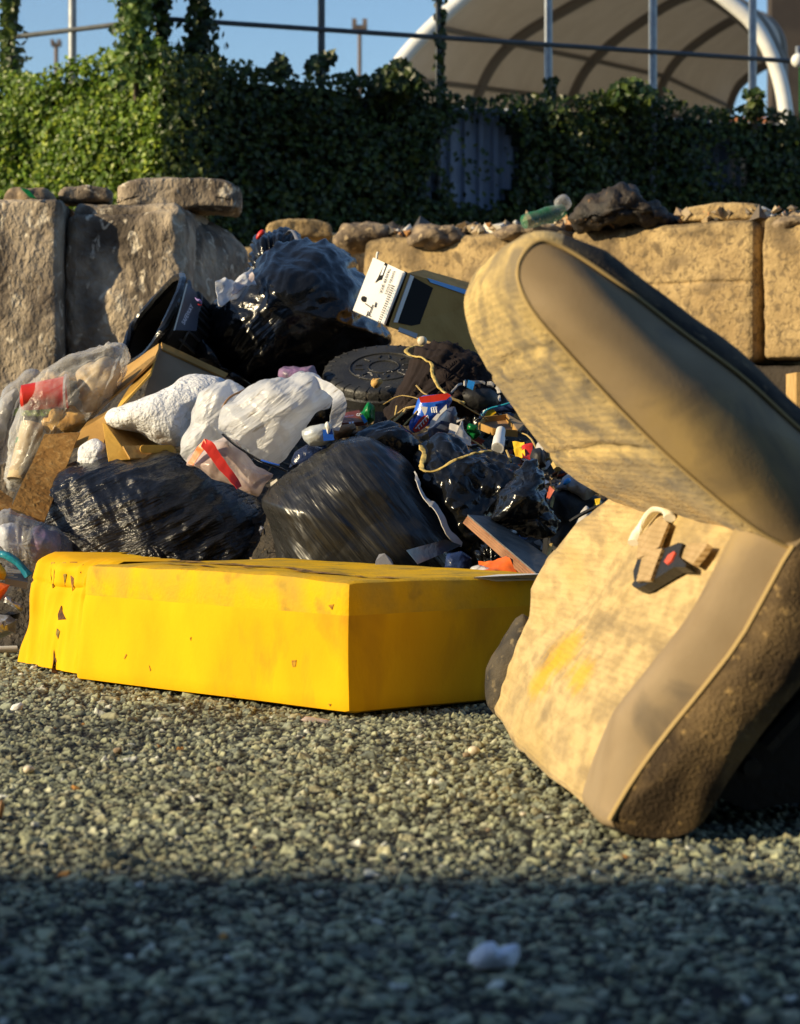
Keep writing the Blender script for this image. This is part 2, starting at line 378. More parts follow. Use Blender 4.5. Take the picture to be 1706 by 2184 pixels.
def lump(outline, d, T, lean=0.0, n=96, m=44, folds=(), stretch=(), crum=(), creases=(), fb=0.0, fs=8.0, seed=0, flat=0.75, sm=1):
    """A closed body: its outline at depth d, swelling T towards and away from the viewer, leaning back with height."""
    o = resample([P(x, y, d) for x, y in outline], n, True, sm)
    c = np.array([(o[:, 0].min() + o[:, 0].max()) / 2, d, (o[:, 2].min() + o[:, 2].max()) / 2])
    v = [c + [0, -T, 0]]
    for j in range(1, m):
        ph = math.pi * j / m
        ring = c + (o - c) * (math.sin(ph) ** flat)
        ring[:, 1] = d - T * math.cos(ph)
        v += list(ring)
    v.append(c + [0, T, 0]); v = np.array(v)
    v[:, 1] += lean * (v[:, 2] - c[2])
    f = [(0, 1 + (i + 1) % n, 1 + i) for i in range(n)]
    for j in range(m - 2):
        a = 1 + j * n; b = a + n
        f += [(a + i, a + (i + 1) % n, b + (i + 1) % n, b + i) for i in range(n)]
    a = 1 + (m - 2) * n
    f += [(len(v) - 1, a + i, a + (i + 1) % n) for i in range(n)]
    nrm = vnormals(v, f)
    if np.mean(np.sum(nrm * (v - v.mean(0)), 1)) < 0:
        f = [q[::-1] for q in f]; nrm = -nrm
    dsp = np.zeros(len(v))
    if fb: dsp += fb * fbm(v * fs, 4, seed)
    for (fx, fy, k, amp, reach) in folds:         # creases fanning out from a pulled point
        q = P(fx, fy, d); dx, dz = v[:, 0] - q[0], v[:, 2] - q[2]
        an = np.arctan2(dz, dx); rr = np.hypot(dx, dz)
        w = np.stack([np.cos(an) * k, np.sin(an) * k, rr * 2.0], 1)
        dsp += amp * ridged(w, 2, seed + 3) * np.exp(-(rr / reach) ** 2) * np.clip(rr / .04, 0, 1)
    for (th, fa, fc, amp) in stretch:             # long parallel creases of pulled film
        ca, sa = math.cos(R(th)), math.sin(R(th)); al = v[:, 0] * ca + v[:, 2] * sa; ac = -v[:, 0] * sa + v[:, 2] * ca
        ac = ac + .05 * fbm(v * 3.5, 2, seed + 21)
        msk = np.clip(.5 + 1.2 * fbm(v * 4.0 + 7, 2, seed + 23), 0, 1)
        dsp += amp * ridged(np.stack([al * fa, ac * fc, v[:, 1] * fa], 1), 2, seed + 5) * msk
    for (sc, amp) in creases:
        w = v + .5 / sc * np.stack([vnoise(v * sc * .8 + q_, seed + 41) for q_ in (3, 33, 63)], 1)
        dsp += amp * (1 - 3.2 * np.abs(vnoise(w * sc, seed + 43)))
    for (sc, amp) in crum: dsp += amp * crumple(v, sc, seed + 11)
    v = v + nrm * dsp[:, None]
    return v, f
def bag(name, label, cat, outline, d, T, mtl, parent=None, group=None, **k):
    if T <= .061 and name not in ('pale_knob', 'crumb', 'pebble', 'snack_packet'):
        k['crum'] = tuple((a * .8, b * 2.0) for a, b in k.get('crum', ())); k['sm'] = 0
    v, f = lump(outline, d, T, **k)
    o = mk(name, v, f, mtl, parent, sharp=180)
    if parent is None: tag(o, label, cat, group)
    elif label: o['label'] = label
    return o
def panel(pts, th=.004, nu=10, nv=10, wob=.006, ws=7.0, seed=0):
    """A bent sheet through four corner points with a real thickness."""
    a, b, c, d = [np.asarray(p, float) for p in pts]
    U, V = np.meshgrid(np.linspace(0, 1, nu), np.linspace(0, 1, nv))
    U, V = U.ravel()[:, None], V.ravel()[:, None]
    s = a * (1 - U) * (1 - V) + b * U * (1 - V) + c * U * V + d * (1 - U) * V
    nn = np.cross(c - a, d - b); nn /= np.linalg.norm(nn)
    if nn[1] > 0: nn = -nn
    s = s + nn * (wob * fbm(s * ws + 3.1 * seed, 3, seed))[:, None]
    k = nu * nv
    v = np.vstack([s + nn * th / 2, s - nn * th / 2])
    g = grid_faces(nu, nv)
    e1 = s[nu] - s[0]; e0 = s[1] - s[0]
    flip = np.dot(np.cross(e0, e1), nn) < 0
    f = [q[::-1] if flip else q for q in g] + [tuple(i + k for i in (q if flip else q[::-1])) for q in g]
    rim = [i for i in range(nu)] + [(j + 1) * nu - 1 for j in range(1, nv)] + [nu * nv - 2 - i for i in range(nu - 1)] + [j * nu for j in range(nv - 2, 0, -1)]
    L = len(rim)
    for i in range(L):
        p, q = rim[i], rim[(i + 1) % L]
        f.append((p, q, q + k, p + k) if flip else (q, p, p + k, q + k))
    return v, f
def ribbon(left, right, th=.002, n=40, wob=.004, ws=30, seed=0):
    a = resample(np.array([P(*p) for p in left]), n, False, 1); b = resample(np.array([P(*p) for p in right]), n, False, 1)
    U = np.linspace(0, 1, 5)[:, None, None]; s = (a[None] * (1 - U) + b[None] * U).reshape(-1, 3)
    s = s + wob * np.stack([fbm(s * ws, 3, seed + k) for k in range(3)], 1)
    k = len(s); g = grid_faces(n, 5); nn = vnormals(s, g)
    if nn[:, 1].mean() > 0: g = [q[::-1] for q in g]; nn = -nn
    v = np.vstack([s + nn * th / 2, s - nn * th / 2]); f = g + [tuple(i + k for i in q[::-1]) for q in g]
    rim = [i for i in range(n)] + [(j + 1) * n - 1 for j in range(1, 5)] + [n * 5 - 2 - i for i in range(n - 1)] + [j * n for j in range(3, 0, -1)]
    for i in range(len(rim)): f.append((rim[i], rim[(i + 1) % len(rim)], rim[(i + 1) % len(rim)] + k, rim[i] + k))
    return v, f
def PP(*pts): return [P(*p) for p in pts]
def prism(pts3, th):
    """A flat outline of points given a thickness, facing the viewer."""
    p = np.asarray(pts3, float); n = len(p)
    nn = np.zeros(3)
    for i in range(n): nn += np.cross(p[i] - p.mean(0), p[(i + 1) % n] - p.mean(0))
    nn /= np.linalg.norm(nn)
    if nn[1] > 0: p = p[::-1]; nn = -nn
    v = np.vstack([p + nn * th / 2, p - nn * th / 2])
    f = [list(range(n)), [n + i for i in range(n)][::-1]] + [((i + 1) % n, i, n + i, n + (i + 1) % n) for i in range(n)]
    return v, f
def text(s, p0, xd, yd, width, m, parent, name='lettering', thick=.0008, lift=.0015, bold=False):
    """Real lettering: a font outline turned to a mesh and laid on a surface (p0 is its lower left corner)."""
    cu = bpy.data.curves.new('t', 'FONT'); cu.body = s; cu.size = 1.0; cu.extrude = 0.0; cu.offset = .012 if bold else 0.0
    to = bpy.data.objects.new('t', cu); COL.objects.link(to)
    bpy.context.view_layer.update()
    me = to.evaluated_get(bpy.context.evaluated_depsgraph_get()).to_mesh()
    v = np.array([x.co[:] for x in me.vertices]); f = [list(q.vertices) for q in me.polygons]
    to.to_mesh_clear(); bpy.data.objects.remove(to); bpy.data.curves.remove(cu)
    xd = np.array(xd, float); xd /= np.linalg.norm(xd); yd = np.array(yd, float); yd -= xd * np.dot(xd, yd); yd /= np.linalg.norm(yd)
    nn = np.cross(xd, yd)
    if nn[1] > 0: nn = -nn
    w = v[:, 0].max() - v[:, 0].min(); k = width / w
    q = np.asarray(p0) + nn * lift + (v[:, :1] - v[:, 0].min()) * k * xd + v[:, 1:2] * k * yd
    return mk(name, q, f, m, parent, smooth=False)

# ------------------------------------------------------------------ ground
def stones(xy, cell, seed):                       # angular chips: nearest-cell polygons with tilted flat tops
    i = np.floor(xy / cell).astype(np.int64); zz = np.zeros(len(xy), dtype=np.int64)
    f1 = np.full(len(xy), 9.0); f2 = np.full(len(xy), 9.0); best = np.zeros((len(xy), 4))
    for dx in (-1, 0, 1):
        for dy in (-1, 0, 1):
            cx, cy = i[:, 0] + dx, i[:, 1] + dy
            qx = (cx + .05 + .9 * _hash(cx, cy, zz, seed)) * cell; qy = (cy + .05 + .9 * _hash(cx, cy, zz, seed + 1)) * cell
            ux, uy = xy[:, 0] - qx, xy[:, 1] - qy
            d = (np.abs(ux) ** 1.4 + np.abs(uy) ** 1.4) ** (1 / 1.4) * (.75 + .6 * _hash(cx, cy, zz, seed + 2))
            n = d < f1
            f2 = np.where(n, f1, np.minimum(f2, d)); f1 = np.where(n, d, f1)
            best = np.where(n[:, None], np.stack([ux, uy, cx, cy], 1), best)
    cx, cy = best[:, 2].astype(np.int64), best[:, 3].astype(np.int64)
    a, b, c, idn = [_hash(cx, cy, zz, seed + q) for q in (11, 12, 13, 40)]
    hh = cell * (.13 + .28 * c) + (best[:, 0] * (a - .5) + best[:, 1] * (b - .5)) * 1.4
    return np.maximum(np.minimum(hh, (f2 - f1 - .08 * cell) * 2.2), 0), idn
ys = [2.15]
while ys[-1] < 7.0: ys.append(ys[-1] + .0025 * (ys[-1] / 3.5))
ys = np.array(ys); nx = 760
wide = 1 + np.cumsum(np.linspace(.004, .075, 90)); uu = np.concatenate([-wide[::-1], np.linspace(-1, 1, nx), wide]); nx = len(uu)
YY, UU = np.meshgrid(ys, uu, indexing='ij')
xs = UU * (.178 * YY + .06)
xy = np.stack([xs.ravel(), YY.ravel()], 1)
xy0 = xy; p0_ = np.stack([xy[:, 0], xy[:, 1], 0 * xy[:, 0]], 1)
xy = xy + .0035 * np.stack([fbm(p0_ * 110, 2, 61), fbm(p0_ * 110 + 40, 2, 67)], 1)
h1, id1 = stones(xy, .0150, 1); h2, id2 = stones(xy + 3.3, .0095, 90); h3, id3 = stones(xy + 7.7, .026, 200)
dens = .18 * fbm(p0_ * 2.2, 3, 71)
keep = id1 > .44 + dens; h1 = np.where(keep, h1, 0); h2 = np.where(id2 > .50 + dens, h2, 0)
big = id3 > .90; h3 = np.where(big, h3 * .8, 0)
hz = np.maximum(np.maximum(h1, h2 * .8), h3)
xy = xy0; p3 = p0_
hz = hz + .006 * fbm(p3 * 2.5, 3, 5) + .0018 * fbm(p3 * 130, 2, 8)
sel = np.where(h3 >= np.maximum(h1, h2 * .8), id3 * 5 % 1, np.where(h1 >= h2 * .8, id1 * 7 % 1, id2))
top = np.maximum(np.maximum(h1, h2 * .8), h3)
pal = np.array([[.34, .34, .20], [.43, .42, .25], [.24, .25, .17], [.50, .48, .32], [.30, .31, .20], [.38, .38, .23], [.13, .14, .11], [.36, .33, .20], [.33, .34, .23], [.26, .27, .19]])
colr = pal[(sel * 9.99).astype(int)]
tar = np.array([.010, .011, .012])
k = np.clip((top - .0012) / .004, 0, 1)[:, None]
orange = (sel * 97 % 1 > .9985)[:, None]; colr = np.where(orange, [.50, .24, .06], colr); white = (sel * 53 % 1 > .988)[:, None]; colr = np.where(white, [.66, .64, .52], colr)
colr = colr * k + tar * (1 - k)
colr = colr * [.95, 1.0, 1.06]
colr *= (1.04 + .35 * fbm(p3 * 3.0, 3, 33))[:, None]
gv = np.stack([xy[:, 0], xy[:, 1], hz - .004], 1)
ny = len(ys)
o = mk('ground', gv, grid_faces(nx, ny), 'asphalt', cols=np.clip(colr, .01, .8), sharp=180, origin=(0, 0, 0))
tag(o, 'coarse dark asphalt with pale yellowish stones, shaded in front', 'ground', kind='structure')
o = mk('lower_ground', [(-400, -200, -.03), (400, -200, -.03), (400, 700, -.03), (-400, 700, -.03)], [(0, 1, 2, 3)], 'tarmac', smooth=False, origin=(0, 0, -.03))
tag(o, 'dark tarmac yard stretching to the horizon', 'ground', kind='structure')

# ------------------------------------------------------------------ unseen building added behind the camera to shade the foreground and block sky light
bl = empty('shade_building', (-1, -9, -.03), 'unseen grey building added behind the viewer to shade the foreground and cut sky light', 'building')
HB = 7.0; YB = 3.27 - HB / math.tan(R(SUN_EL)) * math.sin(R(SUN_AZ))
v, f = box((-1, YB - 4, HB / 2 - .03), (56, 8, HB)); mk('wall', v, f, 'wall_paint', bl, smooth=False)
v, f = box((-1, YB - 4.2, HB - .1), (56.3, 7.6, .16)); mk('roof', v, f, 'dark_steel', bl, smooth=False)
for k in range(15): mk('window', *box((-25 + k * 3.4, YB + .01, 3.0), (1.4, .06, 1.6)), 'dark_steel', bl, smooth=False)

# ------------------------------------------------------------------ yellow foam block
K = G(745, 1530); uL = G(155, 1455) - K; uL[2] = 0
LL = np.linalg.norm(uL); uL /= LL; vR = np.array([-uL[1], uL[0], 0]) * -1
if vR[1] < 0: vR = -vR
HBK = .272
def slab_mesh(p0, ulen, vlen, z0, z1, lean_u=0, r=.016, nu=60, nv=24, nz=16, crush=0.0, seed=3):
    def side(ax, bx, n1, n2, fn):
        a, b = np.meshgrid(np.linspace(0, 1, n1), np.linspace(0, 1, n2)); a, b = a.ravel(), b.ravel()
        return fn(a, b), grid_faces(n1, n2)
    mb = MB(); parts = []
    S = np.array([ulen, vlen, z1 - z0])
    for axis in range(3):
        for sgn in (0, 1):
            o1, o2 = [k for k in range(3) if k != axis]
            n1, n2 = [(nu, nv, nz)[k] for k in (o1, o2)]
            a, b = np.meshgrid(np.linspace(0, 1, n1), np.linspace(0, 1, n2)); a, b = a.ravel(), b.ravel()
            q = np.zeros((len(a), 3)); q[:, o1] = a * S[o1]; q[:, o2] = b * S[o2]; q[:, axis] = sgn * S[axis]
            g = grid_faces(n1, n2)
            flip = (sgn == 0) ^ (axis == 1)
            mb.add(q, [x[::-1] for x in g] if flip else g)
    q = np.array(mb.v)
    inner = np.clip(q, r, S - r); dlt = q - inner; ln = np.linalg.norm(dlt, axis=1, keepdims=True)
    q = np.where(ln > 1e-9, inner + dlt / np.maximum(ln, 1e-9) * r, q)
    return q, mb.f, S
q, f, S = slab_mesh(K, LL, .60, 0, HBK)
# q = (along u, along v, z); groove a quarter down, gentle lean and lumps
w = np.exp(-((q[:, 2] - HBK * .745) / .0035) ** 2)
ctr = np.array([S[0] / 2, S[1] / 2, S[2] / 2])
outd = np.sign(q - ctr); on_u = (np.abs(q[:, 0] - ctr[0]) > ctr[0] - .013); on_v = (np.abs(q[:, 1] - ctr[1]) > ctr[1] - .013)
q[:, 0] -= outd[:, 0] * on_u * w * .004; q[:, 1] -= outd[:, 1] * on_v * w * .004
q[:, 1] += .006 * fbm(np.stack([q[:, 0] * 3, q[:, 2] * 3, 0 * q[:, 0]], 1), 3, 4) * on_v
q[:, 2] += (.008 * fbm(np.stack([q[:, 0] * 4, q[:, 1] * 4, 0 * q[:, 0]], 1), 3, 9) - .010 * np.clip(q[:, 1] / .4, 0, 1) * (1 - q[:, 0] / LL)) * (q[:, 2] > HBK * .9)
q[:, 0] -= .05 * np.clip(q[:, 2] / HBK, 0, 1) * (q[:, 0] / LL)              # the left end leans in towards the top
q[:, 0] += .004 * fbm(np.stack([q[:, 1] * 5, q[:, 2] * 5, 0 * q[:, 0] + 4], 1), 3, 14) * on_u
yw = K + q[:, :1] * uL + q[:, 1:2] * vR + np.array([0, 0, 1.0]) * q[:, 2:3] + [0, 0, .006]
fa = np.array(f); fz = q[fa][:, :, 2].mean(1)
yb = empty('foam_block', (K[0] + uL[0] * .5, K[1] + uL[1] * .5, 0), 'long bright yellow foam block lying on the asphalt in front of the heap', 'foam block')
low = fz < HBK * .745
mk('foam_body', yw, fa[low], 'yellow_foam', yb, sharp=50)
tag(mk('foam_rim', yw, fa[~low], 'yellow_dirty', yb, sharp=50), 'grimy upper band of the yellow block')
# crushed, gathered left end set back from the main face
E0 = K + uL * (LL - .03) + vR * .045; E1 = P(22, 1420, 6.28); E1[2] = 0
nn_, nz_ = 70, 40
A, B = np.meshgrid(np.linspace(0, 1, nn_), np.linspace(0, 1, nz_)); A, B = A.ravel(), B.ravel()
def crushed(A, B, back):
    base = E0[None] * (1 - A[:, None]) + E1[None] * A[:, None]
    nrm = np.array([-.75, -.66, 0]) * 1.0
    folds = .018 * ridged(np.stack([A * 7 + .5 * vnoise(np.stack([A * 2, B * 2, 0 * A], 1), 3), B * .5, 0 * A], 1), 2, 21) + .010 * vnoise(np.stack([A * 4, B * 3, 0 * A + 2], 1), 8)
    edge = -.05 * np.clip((A - .86) / .14, 0, 1) ** 2 - .045 * np.clip((B - .9) / .1, 0, 1) ** 2
    gr = -.006 * np.exp(-((B - .74) / .012) ** 2)
    z = .012 + B * (HBK - .005 + .006 * np.sin(A * 9)) 
    p = base + nrm * (folds * (.4 + B * .9) + edge + gr)[:, None]
    p[:, 0] += .035 * B * A + .03 * B
    p[:, 2] = z
    return p
front = crushed(A, B, 0)
backp = front.copy(); backp[:, :2] += vR[:2] * .20; backp[:, 2] = .012 + B * (HBK - .01)
# keep front grid; close with a top strip and an end strip
mbv = np.vstack([front, backp]); n0 = len(front)
fr = grid_faces(nn_, nz_)
fs_ = [x[::-1] for x in fr] + [tuple(i + n0 for i in x) for x in fr]
topi = [(nz_ - 1) * nn_ + i for i in range(nn_)]
fs_ += [(topi[i + 1], topi[i], topi[i] + n0, topi[i + 1] + n0) for i in range(nn_ - 1)]
endi = [j * nn_ + nn_ - 1 for j in range(nz_)]
fs_ += [(endi[j], endi[j + 1], endi[j + 1] + n0, endi[j] + n0) for j in range(nz_ - 1)]
fs_ += [(i, i + 1, i + 1 + n0, i + n0) for i in range(nn_ - 1)]
tag(mk('crushed_end', mbv, fs_, 'yellow_foam', yb, sharp=70), 'gathered, torn left end of the yellow block')
bv = BVHTree.FromPolygons([tuple(x) for x in mbv], [tuple(x) for x in fs_])
bvy = BVHTree.FromPolygons([tuple(x) for x in yw], [tuple(x) for x in fa.tolist()])
def hit(tree, px, py, lift=0.0, default=6.0):
    d = Vector((P(px, py, 1.0) - np.array([0, 0, H])).tolist()); e = Vector((0, 0, H))
    r = tree.ray_cast(e, d.normalized())
    if r[0] is None: return P(px, py, default)
    return np.array(r[0][:]) - np.array(d.normalized()[:]) * lift
def patch(tree, pts, lift, name, m, parent, th=.002, default=6.0):
    p = [hit(tree, x, y, lift, default) for x, y in pts]
    v, f = prism(p, th); return mk(name, v, f, m, parent, smooth=False)
patch(bv, [(131, 1291), (124, 1310), (125, 1322), (141, 1320), (133, 1302)], .003, 'tear', 'torn_inside', yb)
patch(bv, [(114, 1385), (117, 1402), (121, 1410), (116, 1418), (126, 1438), (110, 1433), (114, 1405)], .003, 'tear', 'torn_inside', yb)
patch(bv, [(150, 1198), (165, 1198), (158, 1240), (155, 1260), (151, 1230)], .003, 'tear', 'rust_stain', yb)
for pts in ([(110, 1199), (117, 1199), (116, 1230), (113, 1254), (109, 1228)], [(134, 1199), (141, 1199), (142, 1225), (139, 1250), (136, 1226)], [(167, 1206), (178, 1203), (172, 1222)], [(122, 1340), (128, 1346), (124, 1362), (120, 1352)]):
    patch(bv, pts, .0025, 'grime', 'grime', yb)
for pts in ([(264, 1404), (269, 1394), (271, 1396), (266, 1405)], [(318, 1418), (322, 1428), (320, 1431)], [(494, 1481), (503, 1485), (502, 1490), (495, 1488)], [(512, 1501), (519, 1494), (521, 1503)], [(622, 1408), (632, 1407), (630, 1421), (624, 1422)], [(405, 1360), (408, 1358), (407, 1366)], [(700, 1500), (706, 1501), (704, 1506)], [(700, 1290), (712, 1288), (708, 1300)]):
    patch(bvy, pts, .0015, 'scuff', 'scuff', yb, .001)
# stains on the top, as worn strips
topz = HBK + .0085
for (a0, a1, b0, b1, sd) in ((.18, .62, .14, .22, 1), (.02, .34, .10, .17, 2), (.45, .80, .07, .11, 3), (.60, .95, .20, .27, 4)):
    n1, n2 = 60, 8
    U, V = np.meshgrid(np.linspace(a0, a1, n1), np.linspace(b0, b1, n2)); U, V = U.ravel(), V.ravel()
    base = K + (U[:, None] * LL) * uL + (V[:, None]) * vR
    base[:, 2] = HBK + .004
    hz2 = []
    for bp_ in base:
        r = bvy.ray_cast(Vector((bp_[0], bp_[1], 1)), Vector((0, 0, -1)))
        hz2.append(r[0].z + .0025 if r[0] is not None else bp_[2])
    base[:, 2] = hz2
    fac = grid_faces(n1, n2)
    msk = fbm(np.stack([U * 22, V * 60, 0 * U], 1), 3, sd) + .25 - 1.2 * np.abs((V - (b0 + b1) / 2) / (b1 - b0)) ** 2 - .6 * np.abs((U - (a0 + a1) / 2) / (a1 - a0)) ** 2
    fac = [q_ for q_ in fac if msk[list(q_)].mean() > .12]
    if fac: mk('stain', base, fac, 'rust_stain', yb)

# ------------------------------------------------------------------ tipped vehicle bench seat
WV = np.array([-.10, 1.60, 0]); D0 = 3.5
seat = empty('vehicle_seat', (P(1420, 1787, D0)[0], D0 + .6, 0), 'dirty tan vehicle bench seat tipped forward onto the edge of its cushion', 'car seat')
def prof(px, n, sm=2):
    p = resample([P(x, y, D0) for x, y in px], n, True, sm); return p
def prof_normals(p):
    t = np.roll(p, -1, 0) - np.roll(p, 1, 0); t /= np.linalg.norm(t, axis=1, keepdims=True)
    n = np.stack([-t[:, 2], 0 * t[:, 0], t[:, 0]], 1); c = p.mean(0)
    if np.sum(n * (p - c)) < 0: n = -n
    return n
# backrest
bp_px = [(1117, 545), (1106, 590), (1135, 660), (1222, 758), (1345, 892), (1462, 1002), (1574, 1096), (1650, 1150), (1760, 1195), (1850, 1150), (1830, 1010), (1704, 905), (1600, 805), (1466, 712), (1357, 628), (1250, 552), (1193, 519), (1150, 508)]
NB = 200
bprof = prof(bp_px, NB); bn = prof_normals(bprof)
pd_ = np.array([.70, 0, .71]); pa_ = np.array([-.69, 0, .72])
def panel_depth(p):                               # the side of the backrest curves away towards its rear edge and its tip
    qq = (p - P(1345, 892, D0)) @ pd_; return D0 + 1.3 * np.clip(qq, 0, .4) ** 1.6 + .6 * np.clip((p - P(1250, 700, D0)) @ pa_, 0, 1) ** 1.7
bprof[:, 1] = panel_depth(bprof)
ax0, ax1 = P(1700, 1100, D0), P(1120, 530, D0); axd = (ax1 - ax0) / np.linalg.norm(ax1 - ax0)
bu = np.clip(((bprof - ax0) @ axd) / np.linalg.norm(ax1 - ax0), -.2, 1.05)
tmax = 1 - .50 * np.clip(bu, 0, 1) ** 1.4
ts = np.concatenate([[0, .003, .007, .012, .018, .025, .035, .045, .058, .07, .085], np.linspace(.1, .9, 34), [.93, .955, .975, .99, 1.0]])
front_side = ((bn @ np.array([-.75, 0, -.66])) > .1) | ((bu > .80) & (bn[:, 0] < .42))                       # the face one leans on
rows = []
seam_u = [((P(1190, 740, D0) - ax0) @ axd) / np.linalg.norm(ax1 - ax0), ((P(1405, 952, D0) - ax0) @ axd) / np.linalg.norm(ax1 - ax0)]
for t in ts:
    off = .012 * min(1, (t / .045)) ** .5 if t < .1 else .012 + .004 * math.sin(math.pi * min(1, (t - .1) / .8))
    if t > .88: off -= .06 * ((t - .88) / .12) ** 2
    off = off * np.where(front_side, 1.0, 1.0) + np.where(front_side, 0.0, 1.0) * .026 * min(1, (t / .06)) ** .5
    off = off - .026 * front_side * np.exp(-(bu / .16) ** 2) * min(1, max(0, (t - .03) / .2))
    off = np.convolve(np.concatenate([off[-9:], off, off[:9]]), np.ones(19) / 19, 'valid')
    g = 0
    for su in seam_u: g = g + np.exp(-((bu - su - .02 * math.sin(t * 5)) / .012) ** 2) - .55 * np.exp(-((bu - su + .03) / .03) ** 2)
    off = off - .006 * g * front_side * min(1, t / .05)
    p = bprof + bn * off[:, None] + WV * (t * tmax)[:, None]
    p = p + bn * (.007 * fbm(p * 6, 3, 12) * min(1, t / .05))[:, None]
    rows.append(p)
rows = np.array(rows); bv_all = rows.reshape(-1, 3)
bf = grid_faces(NB, len(ts), True)
far_cap = [[(len(ts) - 1) * NB + i for i in range(NB)]]
if vnormals(bv_all, bf)[NB * 20 + int(np.argmax(bn[:, 2]))][2] < 0: bf = [q_[::-1] for q_ in bf]; far_cap = [far_cap[0][::-1]]
fs1 = [q_ for q_ in bf if front_side[[i % NB for i in q_]].mean() >= .5]
fs2 = [q_ for q_ in bf if front_side[[i % NB for i in q_]].mean() < .5] + far_cap
back = empty('backrest', ORG[seat.name], None, None); back.parent = seat; back.location = (0, 0, 0)
mk('front_cover', bv_all, fs1, 'seat_fabric_worn', back, sharp=180)
mk('rear_cover', bv_all, fs2, 'seat_carpet_dark', back, sharp=60)
def cap(p, dome, rings=14, y_off=0.0, yfun=None):
    c = p.mean(0); v = []
    for j in range(rings):
        s = 1 - j / rings
        q = c + (p - c) * s
        if yfun is not None: q[:, 1] = yfun(q)
        q[:, 1] += -dome * (1 - s ** 2.5) + y_off
        v.append(q)
    n = len(p)
    if yfun is not None: c = c.copy(); c[1] = yfun(c[None])[0]
    v = np.vstack(v + [c[None] + [0, -dome + y_off, 0]])
    f = grid_faces(n, rings, True) + [((rings - 1) * n + i, (rings - 1) * n + (i + 1) % n, len(v) - 1) for i in range(n)]
    if vnormals(v, f)[n * 3][1] > 0: f = [x[::-1] for x in f]
    return v, f
v, f = cap(bprof, .045, yfun=panel_depth); v = v + np.stack([0 * v[:, 0], .006 * fbm(v * 5, 3, 2), 0 * v[:, 0]], 1)
tag(mk('side_panel', v, f, 'seat_vinyl', back, sharp=180), 'smooth brown vinyl side of the backrest')
pi_ = bprof + bn * .003; pi_[:, 1] -= .000
v, f = tube(pi_, .0030, 6, True); mk('piping', v, f, 'piping', back)
# cushion
cp_px = [(1720, 1140), (1687, 1176), (1634, 1275), (1580, 1373), (1498, 1478), (1416, 1578), (1354, 1665), (1312, 1735), (1301, 1757), (1334, 1778), (1375, 1786), (1416, 1788), (1453, 1782), (1490, 1763), (1515, 1730), (1560, 1652), (1646, 1533), (1720, 1445), (1800, 1340), (1880, 1230), (1850, 1150), (1790, 1120)]
NC = 220
cprof = prof(cp_px, NC, 1); cn = prof_normals(cprof)
sd = np.array([P(1301, 1757, D0) - P(1700, 1160, D0)])[0]; sl = np.linalg.norm(sd); sd /= sl
cu = ((cprof - P(1700, 1160, D0)) @ sd) / sl                            # 0 at the crease, 1 at the front edge
sitting = (cn @ np.array([-.8, 0, .6])) > .25
rows = []
for t in ts:
    up = .062 * (1 - (1 - min(1, t / .028)) ** 2) * (1 - .72 * np.clip((t - .05) / .15, 0, 1) ** 1.2)
    farb = math.exp(-((t - .90) / .085) ** 2)
    bell = np.interp(cu, [0, .15, .35, .52, .62, .75, 1], [.35, .8, 1, .9, .5, .25, 0])
    off = up * (1 - .85 * np.clip((cu - .72) / .28, 0, 1)) + farb * .080 * bell + .012 * np.clip(t * 3, 0, 1)
    if t > .93: off = off - .10 * ((t - .93) / .07) ** 2 * (.3 + bell)
    gr = np.exp(-((t - .17) / .012) ** 2) * .008 + np.exp(-((t - .55) / .014) ** 2) * .006 - .012 * math.sin(math.pi * min(1, max(0, (t - .2) / .65)))
    wrk = .0012 * np.sin(cu * 75 + 3 * t) * np.clip((cu - .55) / .3, 0, 1) * np.clip((t - .2) / .1, 0, 1)
    # a hollow by the far bolster about two thirds of the way to the front
    notch = .008 * math.exp(-((t - .9) / .1) ** 2) * np.exp(-((cu - .60) / .10) ** 2)
    off = (off - gr + wrk - notch) * sitting + (~sitting) * (.010 * min(1, t / .05) - (.06 * ((t - .9) / .1) ** 2 if t > .9 else 0))
    p = cprof + cn * off[:, None] + WV * t
    p = p + cn * (.004 * fbm(p * 4, 2, 44) * min(1, t / .06))[:, None]
    rows.append(p)
rows = np.array(rows); cv = rows.reshape(-1, 3); cf = grid_faces(NC, len(ts), True)
if np.dot(vnormals(cv, cf)[NC * 20 + int(np.argmax(sitting))], [-.8, 0, .6]) < 0: cf = [q_[::-1] for q_ in cf]
cf.append([(len(ts) - 1) * NC + i for i in range(NC)])
cush = empty('cushion', ORG[seat.name], None, None); cush.parent = seat; cush.location = (0, 0, 0)
def pick(q_):
    tt = np.mean([ts[i // NC] for i in q_]); st = sitting[[i % NC for i in q_]].mean() >= .5
    return 2 if not st else (1 if tt < .17 else 0)
groups = {0: [], 1: [], 2: []}
for q_ in cf: groups[pick(q_)].append(q_)
mk('seat_cover', cv, groups[0], 'seat_fabric', cush, sharp=180)
tag(mk('bolster', cv, groups[1], 'seat_vinyl', cush, sharp=180), 'smooth tan bolster along the near edge of the cushion')
mk('underside', cv, groups[2], 'seat_carpet_dark', cush, sharp=60)
v, f = cap(cprof, .020); v = v + np.stack([0 * v[:, 0], .010 * fbm(v * 8, 3, 6), 0 * v[:, 0]], 1)
tag(mk('side_trim', v, f, 'seat_carpet', cush, sharp=180), 'grimy brown carpeted side of the cushion')
ip = [i for i in range(NC) if 1165 < HY - (cprof[i, 2] - H) / D0 * F < 1756 and sitting[i]]
pi_ = (cprof + cn * .003)[ip]; pi_[:, 1] -= .001
v, f = tube(pi_, .0045, 6); mk('piping', v, f, 'piping', cush)
seat_tree = BVHTree.FromPolygons([tuple(x) for x in cv], [tuple(x) for x in cf])
def on_seat(px, py, lift=.0): return hit(seat_tree, px, py, lift, 4.5)
